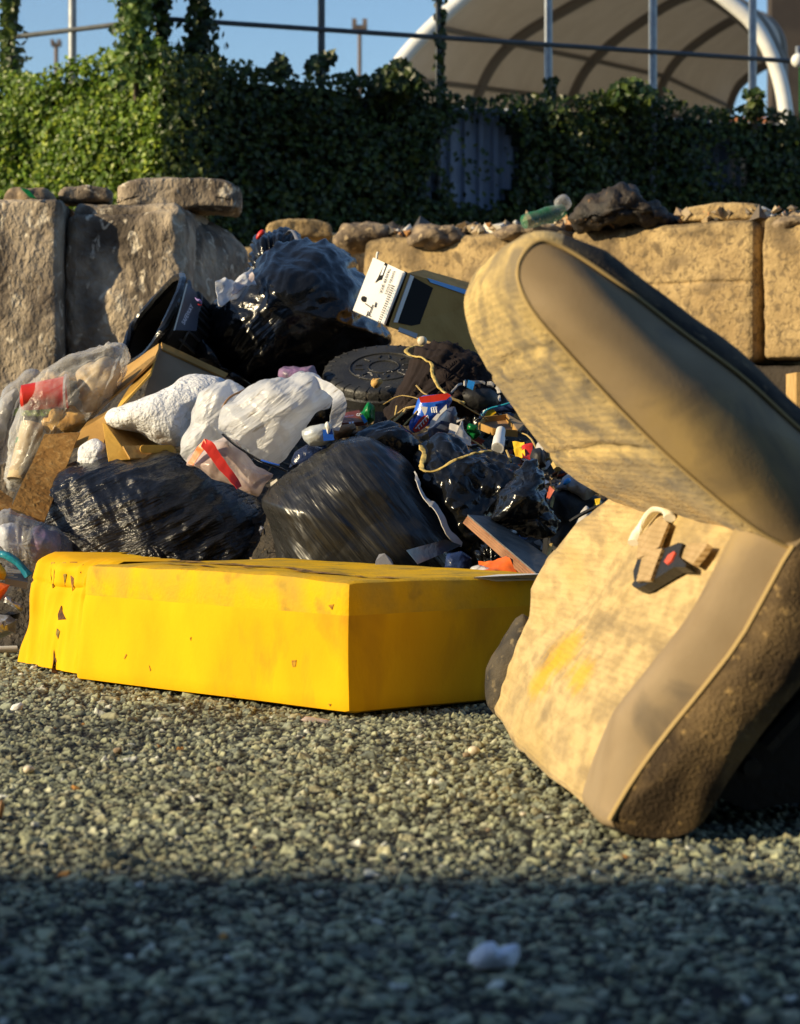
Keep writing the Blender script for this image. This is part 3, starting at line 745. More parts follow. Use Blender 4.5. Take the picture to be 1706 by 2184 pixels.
# mustard stain soaked into the cover: a blotch of real colour in the cloth
mst = MATS['seat_fabric']; nts = mst.node_tree; bsd = nts.nodes['Principled BSDF']
src = bsd.inputs['Base Color'].links[0].from_socket
tcs = nts.nodes.new('ShaderNodeTexCoord'); nzs = nts.nodes.new('ShaderNodeTexNoise'); nzs.inputs['Scale'].default_value = 22; nzs.inputs['Detail'].default_value = 6
nts.links.new(tcs.outputs['Object'], nzs.inputs['Vector'])
for (sx_, sy_, rad) in ((1205, 1385, .034), (1180, 1415, .02), (1238, 1440, .022), (1150, 1455, .024)):
    loc = on_seat(sx_, sy_) - ORG[seat.name]
    vm = nts.nodes.new('ShaderNodeVectorMath'); vm.operation = 'DISTANCE'; vm.inputs[1].default_value = loc * [1, .28, 1]
    sc_ = nts.nodes.new('ShaderNodeVectorMath'); sc_.operation = 'MULTIPLY'; sc_.inputs[1].default_value = (1, .28, 1)
    nts.links.new(tcs.outputs['Object'], sc_.inputs[0]); nts.links.new(sc_.outputs[0], vm.inputs[0])
    ma = nts.nodes.new('ShaderNodeMath'); ma.operation = 'MULTIPLY_ADD'; ma.inputs[1].default_value = .06
    nts.links.new(nzs.outputs['Fac'], ma.inputs[0]); nts.links.new(vm.outputs['Value'], ma.inputs[2])
    mr = nts.nodes.new('ShaderNodeMapRange'); mr.inputs['From Min'].default_value = rad + .048; mr.inputs['From Max'].default_value = rad + .018; mr.inputs['To Max'].default_value = .75
    nts.links.new(ma.outputs[0], mr.inputs['Value'])
    mxs = nts.nodes.new('ShaderNodeMix'); mxs.data_type = 'RGBA'; nts.links.new(mr.outputs[0], mxs.inputs['Factor'])
    nts.links.new(src, mxs.inputs[6]); mxs.inputs[7].default_value = (.66, .37, .015, 1); src = mxs.outputs[2]
nts.links.new(src, bsd.inputs['Base Color'])
fr = MB()
for (a, b) in (((1545, 1705), (1800, 1385)), ((1600, 1660), (1830, 1420))):
    for t in (.12, .45, .8):
        fr.add(*tube([P(*a, D0) + WV * t + [.01, 0, -.0], P(*b, D0) + WV * t + [.01, 0, 0]], .012, 8))
for t0 in (0.08, 0.9): fr.add(*tube([P(1640, 1600, D0) + WV * t0 + [.02, 0, -.01], P(1830, 1390, D0) + WV * t0 + [.02, 0, -.01]], .016, 8))
for (a) in ((1600, 1640), (1790, 1400)): fr.add(*tube([P(*a, D0) + WV * .05 + [.02, 0, -.01], P(*a, D0) + WV * .95 + [.02, 0, -.01]], .014, 8))
shade_blk = [P(1545, 1712, D0), P(1700, 1500, D0), P(1900, 1270, D0), P(1960, 1420, D0), P(1900, 1700, D0), P(1620, 1745, D0)]  # black body built in for the deep shadow and dark base under the seat
shade_blk = np.array(shade_blk); shade_near = shade_blk + WV * .10 + [.015, 0, -.012]; shade_far = shade_blk + WV * .92 + [.015, 0, -.012]
nshade = len(shade_blk); fr.add(np.vstack([shade_near, shade_far]), [list(range(nshade)), [nshade + i for i in range(nshade)][::-1]] + [((i + 1) % nshade, i, nshade + i, nshade + (i + 1) % nshade) for i in range(nshade)])
fr.out('base_and_shade', 'black_matte', seat, smooth=False)
# far lower lobe of the cushion side that shows past the front edge
bag('side_lobe', None, None, [(1108, 1305), (1079, 1365), (1042, 1414), (1035, 1470), (1042, 1512), (1090, 1555), (1150, 1500), (1160, 1390), (1135, 1320)], 5.02, .07, 'seat_carpet_dark', seat, fb=.01)
# belt hardware
bk = empty('belt_buckle', ORG[seat.name], None, None); bk.parent = seat; bk.location = (0, 0, 0); bk['label'] = 'black belt buckle with red button'
bq0, bq1, bq2 = on_seat(1345, 1150), on_seat(1478, 1182), on_seat(1385, 1255)
bnn = np.cross(bq1 - bq0, bq2 - bq0); bnn /= np.linalg.norm(bnn)
if np.dot(bnn, [-.8, -.3, .6]) < 0: bnn = -bnn
def on_plane(px, py, lift):
    e = np.array([0, 0, H]); d = P(px, py, 1.0) - e; t = np.dot(bq0 + bnn * lift - e, bnn) / np.dot(d, bnn); return e + d * t
def thick(name, px, lift, th, m, parent):
    p = np.array([on_plane(x, y, lift) for x, y in px]); v, f = prism(p, th)
    return mk(name, v, f, m, parent, smooth=False)
# pixels of the buckle zoom: x = 1303 + .1418 zx, y = 1042.4 + .1418 zy
Zb = lambda pts: [(1303 + .1418 * x, 1042.4 + .1418 * y) for x, y in pts]
thick('buckle_shell', Zb([(380, 1470), (420, 1420), (600, 1380), (790, 930), (880, 940), (1080, 850), (1150, 860), (1110, 960), (1090, 1060), (1200, 1180), (1190, 1220), (1020, 1220), (560, 1500), (470, 1530), (400, 1510)]), .012, .018, 'black_matte', bk)
thick('button', Zb([(810, 1100), (870, 1000), (960, 945), (975, 965), (920, 1080), (850, 1140)]), .022, .004, 'red_button', bk)
thick('webbing', Zb([(480, 1050), (620, 930), (785, 905), (700, 1120), (610, 1380), (500, 1390), (395, 1400), (430, 1260)]), .024, .005, 'belt', bk)
thick('anchor_strap', Zb([(1190, 840), (1300, 840), (1490, 850), (1420, 960), (1260, 1160), (1100, 1060), (1140, 930)]), .012, .01, 'belt', bk)
c2 = Zb([(430, 740), (520, 640), (760, 420), (880, 530), (800, 720), (740, 880), (500, 1020), (400, 1060)])
sb = thick('strap', c2, .020, .005, 'belt', seat)
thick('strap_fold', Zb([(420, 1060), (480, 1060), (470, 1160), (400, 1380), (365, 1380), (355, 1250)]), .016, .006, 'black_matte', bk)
v, f = tube(resample([on_plane(x, y, .018) for x, y in Zb([(330, 810), (400, 640), (520, 460), (640, 320), (740, 290), (830, 310), (880, 380), (880, 440)])], 40, False, 2), .0105, 10, flat=.7)
mk('hinge_bracket', v, f, 'bracket_white', seat)

# ------------------------------------------------------------------ concrete blocks
def block_mesh(size, r, seed, n=(56, 24, 28), amp=.012, chip=.03):
    q, f, S = slab_mesh(None, size[0], size[1], 0, size[2], r=r, nu=n[0], nv=n[1], nz=n[2])
    q = q - S * [.5, .5, 0]
    c = np.array([0, 0, S[2] / 2]); nrm = (q - c) / (S / 2); nrm = np.sign(nrm) * np.abs(nrm) ** 6
    nrm /= np.maximum(np.linalg.norm(nrm, axis=1, keepdims=True), 1e-9)
    edge = (np.sort(np.abs((q - c) / (S / 2)), axis=1)[:, 1]) ** 10
    dsp = amp * fbm(q * 5 + seed * 3.7, 5, seed) + amp * .4 * fbm(q * 22 + seed, 3, seed + 2) - chip * edge * np.clip(fbm(q * 3.5 + seed, 3, seed + 7) + .15, 0, 1)
    q = q + nrm * dsp[:, None]
    if seed == 3: q[:, 1] += .010 * np.exp(-((q[:, 2] - .335 - .004 * np.sin(q[:, 0] * 9)) / .007) ** 2) * (q[:, 1] < 0)
    return q, f
def rotz(v, a):
    c, s = math.cos(a), math.sin(a)
    return np.stack([v[:, 0] * c - v[:, 1] * s, v[:, 0] * s + v[:, 1] * c, v[:, 2]], 1)
def block(name, label, left, right, ztop, zbot, thickn, m, seed, r=.032, group='concrete blocks of the yard wall', **k):
    a, b = np.asarray(left)[:2], np.asarray(right)[:2]
    L = np.linalg.norm(b - a); ang = math.atan2(b[1] - a[1], b[0] - a[0])
    v, f = block_mesh((L, thickn, ztop - zbot), r, seed, **k)
    v[:, 1] += thickn / 2
    v = rotz(v, ang); v[:, :2] += (a + b) / 2; v[:, 2] += zbot
    return tag(mk(name, v, f, m, sharp=180), label, 'concrete block', group)
WDIR = np.array([1.6, -1.0]); WDIR /= np.linalg.norm(WDIR)               # the right hand wall comes nearer to the right
W0 = np.array([P(1612, 600, 10.35)[0], 10.35])
def wall_pt(px):                                                          # where the wall line crosses that column
    k = (px - CX) / F; t = (k * W0[1] - W0[0]) / (WDIR[0] - k * WDIR[1]); return W0 + WDIR * t
ZT = 1.485; ZJ = .895
block('concrete_block', 'tan concrete block with a scratched groove behind the seat backrest', wall_pt(1215), wall_pt(1607), ZT, ZJ, .6, 'concrete', 3, n=(70, 16, 110))
block('concrete_block', 'tan concrete block at the right edge of the wall, upper course', wall_pt(1624), wall_pt(1960), ZT + .01, ZJ + .01, .6, 'concrete', 5)
block('concrete_block', 'soot stained concrete block behind the long trailer box', wall_pt(768), wall_pt(1205), ZT + .005, ZJ, .6, 'concrete', 7, r=.04)
block('concrete_block', 'tan concrete block half hidden behind the topmost black bag', wall_pt(470) + [0, .35], wall_pt(752) + [0, .35], ZT + .03, ZJ, .6, 'concrete', 9, r=.04)
for k, (a, b, s_) in enumerate(((560, 1010, 21), (1020, 1395, 22), (1402, 1770, 23), (1778, 2100, 24))):
    lab = ['lower concrete block behind the black lid', 'lower concrete block behind the seat', 'lower concrete block beneath the wide joint right of the seat', 'lower concrete block at the far right edge'][k]
    block('concrete_block', lab, wall_pt(a), wall_pt(b), ZJ - .012, -.02, .62, 'concrete', s_)
# a groove strip across the scratched block
a_, b_ = wall_pt(1240), wall_pt(1600)
# left corner: three big weathered blocks
XL = lambda px, d: np.array([(px - CX) / F * d, d])
ZL = 1.475
block('weathered_block', 'weathered dark concrete block at the left edge with pale chips', XL(-260, 9.34), XL(131, 9.34), ZL, .70, .8, 'old_concrete', 31, r=.03, n=(90, 20, 70), amp=.011)
block('weathered_block', 'pitted concrete block right of the dark vertical joint', XL(131, 9.44), XL(393, 9.40), ZL - .0, .66, .7, 'old_concrete', 33, r=.06, n=(80, 30, 80), amp=.018, chip=.11)
block('weathered_block', 'grey shaded concrete block turned away from the sun, behind the basket', XL(385, 9.50), XL(560, 10.15), ZL - .03, .6, .6, 'old_concrete', 35, r=.17, n=(60, 30, 60), amp=.03, chip=.16)
block('weathered_block', 'buried lower concrete block behind the clear bag', XL(-260, 9.42), XL(560, 9.5), .66, -.02, .8, 'old_concrete', 37, r=.05)
# rocks and rubbish along the top of the wall
def rock(name, label, cat, outline, d, T, mtl, seed, group=None, fb=.02, fs=14):
    tp_ = min(y for x, y in outline)
    if name == 'rubble': outline = [(x, tp_ + 5 + (y - tp_) * 1.5) for x, y in outline]
    return bag(name, label, cat, outline, d, T, mtl, None, group, n=56, m=26, fb=fb, fs=fs, crum=((7, .05), (20, .02)), seed=seed, sm=1)
def slab_piece(name, label, cat, x0, x1, ytop, ybot, d, dep, mtl, seed, group=None, rot=0.0):
    a, b = P(x0, ybot, d), P(x1, ybot, d); hgt = (ybot - ytop) / F * d
    v, f = block_mesh((b[0] - a[0], dep, hgt), .018, seed, n=(46, 24, 18), amp=.014, chip=.05)
    v[:, 2] -= .25 * hgt * np.clip(np.abs(v[:, 0]) / (b[0] - a[0]) * 2, 0, 1) ** 3 * (v[:, 2] > hgt * .4)
    v = rotz(v, rot) + [(a[0] + b[0]) / 2, d + dep / 2, a[2]]
    return tag(mk(name, v, f, mtl, sharp=180), label, cat, group)
slab_piece('concrete_slab', 'grey broken concrete slab lying on top of the pitted block', 'concrete slab', 242, 505, 374, 445, 9.80, .40, 'old_concrete', 61, None, .05)
G1 = 'broken concrete pieces on the wall top'
rock('rubble', 'small tan rubble with a green strip on it at the left edge', 'rubble', [(0, 425), (15, 405), (40, 396), (70, 396), (105, 400), (125, 420), (60, 432)], 9.5, .12, 'rock', 2, G1)
slab_piece('rubble', 'dark topped rubble lump beside the broken slab', 'rubble', 122, 232, 395, 428, 9.55, .2, 'old_concrete', 67, G1, .1)
slab_piece('rubble', 'flat rubble slab above the topmost black bag', 'rubble', 566, 704, 467, 506, 11.62, .25, 'concrete', 63, G1, .1)
rock('rubble', 'ochre rubble heap between the two gaps of the wall', 'rubble', [(708, 492), (730, 470), (770, 464), (815, 468), (845, 490), (810, 508), (740, 505)], 11.5, .12, 'rock', 5, G1)
rock('rubble', 'broad low rubble mound above the long trailer box', 'rubble', [(868, 498), (890, 478), (930, 470), (980, 472), (1010, 488), (990, 505), (900, 506)], 11.2, .12, 'rock', 6, G1)
rock('rubble', 'rubble beside the green bottle', 'rubble', [(1050, 490), (1080, 478), (1130, 474), (1200, 478), (1210, 492), (1120, 500)], 10.95, .1, 'rock', 16, G1)
slab_piece('rubble', 'pale rimmed rubble slab over the scratched block', 'rubble', 1478, 1650, 432, 470, 10.5, .28, 'concrete', 65, G1, -.45)
rock('rubble', 'rubble piece at the right end of the wall top', 'rubble', [(1640, 470), (1670, 452), (1730, 445), (1760, 462), (1720, 475)], 10.35, .12, 'rock', 8, G1)
rock('charred_heap', 'black charred heap on top of the wall', 'charred heap', [(1205, 480), (1240, 450), (1275, 425), (1310, 410), (1350, 406), (1375, 420), (1395, 445), (1425, 465), (1460, 478), (1380, 492), (1260, 492)], 10.75, .2, 'char', 9, fb=.06, fs=18)
mb = MB(); cc_ = []
for k in range(420):
    px = random.uniform(560, 1720)
    w_ = wall_pt(px) + np.array([0, .35 if px < 752 else 0]) + np.array([0, random.uniform(.06, .30)])
    c_ = np.array([w_[0], w_[1], ZT + random.uniform(.015, .05) + (.02 if px < 752 else 0)]); s_ = random.choice([.008, .012, .018, .028, .045])
    q_ = rng.normal(size=(6, 3)); q_ /= np.linalg.norm(q_, axis=1, keepdims=True); q_ = np.array([[1, 0, 0], [-1, 0, 0], [0, 1, 0], [0, -1, 0], [0, 0, .8], [0, 0, -.8]]) + q_ * .45
    mb.add(c_ + q_ * s_, [(0, 2, 4), (2, 1, 4), (1, 3, 4), (3, 0, 4), (2, 0, 5), (1, 2, 5), (3, 1, 5), (0, 3, 5)])
    cc_ += [random.choice([(.42, .32, .19), (.30, .21, .12), (.12, .09, .06), (.55, .45, .28), (.62, .60, .55), (.06, .05, .04), (.45, .22, .07), (.20, .16, .12)])] * 6
tag(mb.out('wall_top_debris', 'scraps', cols=cc_, smooth=False, origin=(0, 11, ZT)), 'broken crumbs and litter along the top of the concrete wall', 'debris', kind='stuff')
bt = empty('plastic_bottle', P(1165, 480, 10.85), 'crushed green plastic bottle on the wall top', 'bottle')
a, b = P(1115, 474, 10.8), P(1205, 448, 10.9)
v, f = tube([a + (b - a) * t for t in (0, .03, .2, .4, .6, .8, .95, 1)], [.01, .03, .036, .033, .038, .034, .028, .012], 14); mk('bottle_body', v, f, 'green_bottle', bt)
v, f = lump([(1183, 445), (1180, 425), (1198, 414), (1212, 418), (1222, 440), (1205, 452)], 10.9, .05, n=40, m=20, crum=((25, .012),)); tag(mk('bottle_neck', v, f, 'clear_film_grey', bt), 'clear crushed end of the bottle')
v, f = panel(PP((45, 402, 9.36), (60, 404, 9.36), (78, 424, 9.33), (64, 421, 9.33)), .003, 6, 6); tag(mk('plastic_strip', v, f, 'green'), 'green plastic strip on the rubble at the left edge', 'plastic strip')

# ------------------------------------------------------------------ hedges, fence, poles
LEAFPAL = np.array([[.055, .10, .018], [.075, .13, .02], [.04, .075, .015], [.10, .15, .025], [.05, .085, .02], [.13, .17, .03], [.03, .055, .014]])
def leaves(pos, nrm, size, name, parent, light_tint=1.0, pal=LEAFPAL):
    n = len(pos)
    d1 = rng.normal(size=(n, 3)); d1[:, 2] -= .7
    nr = nrm + rng.normal(size=(n, 3)) * .55; nr /= np.linalg.norm(nr, axis=1, keepdims=True)
    d1 -= nr * np.sum(d1 * nr, 1, keepdims=True); d1 /= np.linalg.norm(d1, axis=1, keepdims=True)
    d2 = np.cross(nr, d1); s = size * rng.uniform(.6, 1.3, n)[:, None]
    v = np.stack([pos - d1 * s * .5, pos + d2 * s * .38 + nr * s * .08, pos + d1 * s * .55, pos - d2 * s * .38 + nr * s * .08, pos + d1 * s * .05 - nr * s * .04], 1).reshape(-1, 3)
    b = np.arange(n) * 5
    f = np.concatenate([np.stack([b, b + 1, b + 4], 1), np.stack([b + 1, b + 2, b + 4], 1), np.stack([b + 2, b + 3, b + 4], 1), np.stack([b + 3, b, b + 4], 1)])
    c = pal[rng.integers(0, len(pal), n)] * rng.uniform(.7, 1.3, n)[:, None] * light_tint
    return mk(name, v, f.tolist(), 'leaf', parent, smooth=False, cols=np.repeat(c, 5, 0))
CORN = XL(350, 15.0); LEFT = XL(-120, 16.0); RIGHT = XL(1900, 16.95)
dR = (RIGHT - CORN) / np.linalg.norm(RIGHT - CORN); dLh = (LEFT - CORN) / np.linalg.norm(LEFT - CORN)
nR = np.array([dR[1], -dR[0]]); nL = np.array([-dLh[1], dLh[0]])
if nR[1] > 0: nR = -nR
if nL[1] > 0: nL = -nL
def zpx(py, d): return H + (HY - py) / F * d
# right, shaded hedge on corrugated steel
fence = empty('corrugated_fence', (*(CORN * .5 + RIGHT * .5 + -nR * .12), -.03), 'corrugated steel fence showing bluish through gaps in the ivy', 'fence')
n1 = 900; ss = np.linspace(.1, np.linalg.norm(RIGHT - CORN), n1)
base = CORN[None] + dR[None] * ss[:, None] - nR[None] * (.10 - .016 * np.sign(np.sin(ss * 2 * math.pi / .10))[:, None] * np.minimum(1, np.abs(np.sin(ss * 2 * math.pi / .10)) * 2.5)[:, None])
vv = np.vstack([np.column_stack([base, np.full(n1, -.03)]), np.column_stack([base, np.full(n1, 2.70)]), np.column_stack([base - nR * .02, np.full(n1, 2.70)]), np.column_stack([base - nR * .02, np.full(n1, -.03)])])
mk('steel_sheet', vv, grid_faces(n1, 4), 'corrugated', fence)
hr = empty('ivy_hedge', (*((CORN + RIGHT) / 2), -.03), 'dark shaded ivy hedge covering the steel fence across the middle', 'hedge')
N = 56000
s_ = rng.uniform(-.15, np.linalg.norm(RIGHT - CORN), N); z_ = rng.uniform(.2, 2.9, N)
def hedge_top(s):
    p = CORN + dR * s[:, None]; px = CX + p[:, 0] / p[:, 1] * F
    yt = np.interp(px, [340, 430, 520, 600, 700, 780, 820, 850, 880, 920, 1000, 1100, 1180, 1290, 1340, 1390, 1420, 1500, 1706, 1900], [120, 135, 150, 158, 160, 175, 150, 135, 160, 185, 205, 210, 212, 205, 180, 200, 222, 232, 238, 240])
    return H + (HY - yt) / F * p[:, 1], px
zt, px_ = hedge_top(s_); zt = zt + .07 * fbm(np.stack([s_ * 5, s_ * 0, s_ * 0], 1), 4, 3)
bulge = .16 * fbm(np.stack([s_ * 2.2, z_ * 2.2, 0 * s_], 1), 3, 6) + .34 * np.exp(-np.clip(s_, 0, 9) / .45)
pyl = HY - (z_ - H) / np.array([15.5]) * F
def gap(cx, cy, rx, ry): return ((px_ - cx) / rx) ** 2 + ((pyl - cy) / ry) ** 2
hole = np.minimum.reduce([gap(1012, 332, 84, 108) + .6 * fbm(np.stack([s_ * 14, z_ * 3, 0 * s_], 1), 2, 15), gap(1525, 320, 66, 84) + 1.2 * np.abs(fbm(np.stack([s_ * 20, z_ * 3, 0 * s_], 1), 2, 16)) + .25, gap(1165, 370, 9, 45), gap(910, 395, 14, 30)])
ok = (z_ < zt) & ((hole > 1) | (rng.random(N) < .06))
depth_in = rng.random(N) ** 2 * .22
pos = np.column_stack([CORN[None] + dR[None] * s_[:, None] + nR[None] * (.16 + bulge - depth_in)[:, None], z_])[ok]
leaves(pos, np.tile([*nR, .25], (len(pos), 1)), .044, 'foliage', hr, .62)  # leaf colour lowered to carry the shade of this side
# dark body of stems behind the leaves
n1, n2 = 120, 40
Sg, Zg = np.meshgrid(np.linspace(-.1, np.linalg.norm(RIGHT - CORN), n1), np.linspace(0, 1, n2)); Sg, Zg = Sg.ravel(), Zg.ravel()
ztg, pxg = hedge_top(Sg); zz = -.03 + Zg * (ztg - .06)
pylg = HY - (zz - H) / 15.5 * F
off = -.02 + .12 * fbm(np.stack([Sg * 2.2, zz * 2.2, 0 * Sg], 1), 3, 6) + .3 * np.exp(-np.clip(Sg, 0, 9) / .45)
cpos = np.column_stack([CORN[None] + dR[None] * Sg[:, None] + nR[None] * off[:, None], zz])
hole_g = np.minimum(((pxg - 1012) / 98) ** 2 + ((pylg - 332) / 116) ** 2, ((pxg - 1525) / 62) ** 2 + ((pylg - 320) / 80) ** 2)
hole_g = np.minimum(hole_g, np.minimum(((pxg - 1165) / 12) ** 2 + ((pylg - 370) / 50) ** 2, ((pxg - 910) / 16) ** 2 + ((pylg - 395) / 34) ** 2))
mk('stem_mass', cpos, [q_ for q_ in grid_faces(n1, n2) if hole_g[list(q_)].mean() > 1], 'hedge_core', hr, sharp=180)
# left, sunlit hedge
hl = empty('ivy_hedge', (*((CORN + LEFT) / 2), -.03), 'sunlit yellow green ivy hedge at the left edge', 'hedge')
N = 38000
Ll = np.linalg.norm(LEFT - CORN)
s_ = rng.uniform(-.2, Ll, N); z_ = rng.uniform(.6, 2.95, N)
p_ = CORN + dLh * s_[:, None]; pxs = CX + p_[:, 0] / p_[:, 1] * F
yt = np.interp(pxs, [-100, 20, 60, 120, 170, 240, 300, 360], [185, 175, 160, 165, 150, 125, 80, 90])
zt = H + (HY - yt) / F * p_[:, 1] + .08 * fbm(np.stack([s_ * 5, s_ * 0, s_ * 0], 1), 4, 23)
bul = .16 * fbm(np.stack([s_ * 2.5, z_ * 2.5, 0 * s_], 1), 3, 26)
pos = np.column_stack([p_ + nL[None] * (.25 + bul - rng.random(N) ** 2 * .2)[:, None], z_])[z_ < zt]
leaves(pos, np.tile([*nL, .3], (len(pos), 1)), .038, 'foliage', hl, 2.2, LEAFPAL * [1.05, 1.0, .55])  # leaf colour raised and yellowed to look sunlit
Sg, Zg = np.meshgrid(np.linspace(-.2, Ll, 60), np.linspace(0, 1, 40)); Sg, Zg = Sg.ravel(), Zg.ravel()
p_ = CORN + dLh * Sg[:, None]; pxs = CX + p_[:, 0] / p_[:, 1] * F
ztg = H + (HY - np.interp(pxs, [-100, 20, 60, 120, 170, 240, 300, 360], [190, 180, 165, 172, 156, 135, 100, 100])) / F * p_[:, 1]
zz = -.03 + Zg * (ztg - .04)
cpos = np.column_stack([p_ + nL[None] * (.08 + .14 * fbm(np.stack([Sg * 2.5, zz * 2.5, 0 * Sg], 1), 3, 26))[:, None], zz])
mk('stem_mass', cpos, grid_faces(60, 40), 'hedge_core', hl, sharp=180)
# tall fence: posts, rail, netting
tf = empty('netting_fence', (*CORN, -.03), 'tall post and rail fence with fine netting above the hedge', 'fence')
def seg_pt(px, d_vec):
    k = (px - CX) / F; t = (k * CORN[1] - CORN[0]) / (d_vec[0] - k * d_vec[1]); return CORN + d_vec * t
for px, dv, m, rad in ((20, dLh, 'dark_steel', .028), (150, dLh, 'galvanised', .026), (345, dR, 'dark_steel', .03), (425, dR, 'dark_steel', .028), (688, dR, 'dark_steel', .023), (937, dR, 'dark_steel', .018), (1172, dR, 'galvanised', .026), (1395, dR, 'galvanised', .027), (1608, dR, 'galvanised', .027), (1830, dR, 'galvanised', .027)):  # grey posts given the dark steel carry their shading in the colour
    q_ = seg_pt(px, dv) + (-nR if dv is dR else -nL) * .02
    v, f = cyl(np.array([*q_, -.03]), np.array([*q_, 3.9]), rad, n=14); mk('post', v, f, m, tf)
ZR = zpx(40, 15.0)
pr = [np.array([*seg_pt(px, dv), ZR]) for px, dv in ((-100, dLh), (150, dLh), (350, dLh))]
v, f = tube(pr, .016, 8); mk('rail', v, f, 'dark_steel', tf)
pr = [np.array([*seg_pt(px, dR), ZR]) for px in (350, 690, 1172, 1830)]
v, f = tube(pr, .016, 8); mk('rail', v, f, 'dark_steel', tf)
for dv, pxe in ((dLh, -110), (dR, 1880)):
    a, b = CORN, seg_pt(pxe, dv)
    v, f = prism([np.array([*a, 2.2]), np.array([*b, 2.2]), np.array([*b, 3.9]), np.array([*a, 3.9])], .003)
    mk('netting', v, f, 'net', tf, smooth=False)
# climbing vines on the posts
def vine(px, d, x0, x1, ytop, ybot, n, label, tint, wid=.5, nb=1.0):
    c = XL(px, d)
    r = empty('climbing_vine', (*c, 2.4), label, 'vine', 'vines climbing the tall posts')
    N = n
    z = rng.uniform(zpx(ybot, d), zpx(ytop, d), N); u = rng.normal(size=N) * .42
    dens = .55 + .6 * fbm(np.stack([z * 3, z * 0 + px * .1, z * 0], 1), 3, int(px))
    w = (x1 - x0) / 2 / F * d
    x = c[0] + ((x0 + x1) / 2 - px) / F * d + u * w * (1 + .5 * fbm(np.stack([z * 4, z * 0 + 3, z * 0], 1), 2, int(px) + 3))
    y = c[1] + rng.normal(size=N) * w * .6 - .05
    k = rng.random(N) < dens
    leaves(np.column_stack([x, y, z])[k], np.column_stack([u, -np.ones(N), 0 * u])[k], .06, 'foliage', r, tint)
    v, f = tube([np.array([*c, zpx(ybot + 30, d)]), np.array([c[0] + .02, c[1] - .02, zpx((ytop + ybot) / 2, d)]), np.array([c[0] - .01, c[1] - .02, zpx(ytop, d)])], .02, 8)
    mk('trunk', v, f, 'stem', r)
vine(22, 15.75, -5, 52, -40, 190, 900, 'thick vine wrapped round the leftmost post', .9)
vine(345, 14.98, 322, 372, -40, 150, 700, 'dark narrow vine on the post beside the wide sunlit vine', .55)
vine(425, 15.05, 388, 462, -40, 165, 1100, 'dark ragged vine on the second post right of the hedge corner', .5)
vine(290, 14.85, 235, 345, -40, 190, 2600, 'wide sunlit vine at the corner of the hedge', 1.5)
vine(937, 15.75, 925, 952, -10, 200, 160, 'thin sparse vine up a slender post left of the arched canopy', .5)
vine(1608, 16.4, 1585, 1628, 195, 245, 160, 'small vine tuft at the foot of the post before the canopy opening', .6)
vine(1172, 16.0, 1155, 1190, 170, 235, 200, 'small vine tuft on a post under the middle of the canopy', .55)
# sprigs above the hedge
def shrub(name, label, outline, d, n, tint):
    o_ = np.array([P(x, y, d) for x, y in outline]); c = o_.mean(0)
    r = empty(name, (c[0], d, 2.0), label, 'shrub')
    pts = resample(o_, 64, True, 1)
    k = rng.integers(0, 64, n); t = np.sqrt(rng.random(n))[:, None]
    pos = c + (pts[k] - c) * t; pos[:, 1] += rng.normal(size=n) * .1
    leaves(pos, np.tile([-.2, -1, .4], (n, 1)), .06, 'foliage', r, tint)
    v, f = tube([np.array([c[0], d + .35, 2.0]), np.array([c[0], d + .25, c[2] - .1]), c], .012, 8); mk('trunk', v, f, 'stem', r)
shrub('leafy_shrub', 'bushy shrub rising over the hedge at the foot of the canopy', [(790, 190), (815, 150), (850, 130), (880, 150), (905, 190), (850, 215)], 15.4, 700, .55)
shrub('leafy_shrub', 'rounded olive shrub rising over the hedge beside a grey post', [(1290, 225), (1300, 190), (1340, 172), (1380, 185), (1395, 215), (1340, 235)], 15.9, 700, .85)
shrub('leafy_shrub', 'small leaning sprig above the hedge beside the dark post', [(640, 150), (690, 115), (720, 110), (705, 135), (665, 165)], 15.3, 90, .5)
shrub('leafy_shrub', 'upright pointed sprigs on the hedge top below the rail', [(560, 170), (590, 125), (610, 120), (625, 165)], 15.2, 120, .5)
# distant street lamps
def lamp(px, pyt, pyb, d, label, wpx, head):
    b = P(px, pyb, d); r = empty('lamp_post', (b[0], d, -.03), label, 'lamp post', 'distant lamp posts')
    v, f = cyl(np.array([b[0], d, -.03]), np.array([b[0], d, zpx(pyt, d)]), wpx / 2 / F * d, n=10); mk('pole', v, f, 'brown_steel', r)
    mb = MB()
    c = P(px, pyt + 4, d); w = head / F * d
    mb.add(*box(c, (w, .2, w * .25))); mb.add(*box(c + [-w * .35, 0, w * .3], (w * .3, .25, w * .45))); mb.add(*box(c + [w * .35, 0, w * .3], (w * .3, .25, w * .45)))
    mb.out('floodlight', 'brown_steel', r, smooth=False)
lamp(767, 55, 260, 40, 'distant lamp post with a flat head right of the dark post', 9, 32)
lamp(120, 92, 220, 44, 'distant brown lamp post at the left above the sunlit hedge', 9, 20)

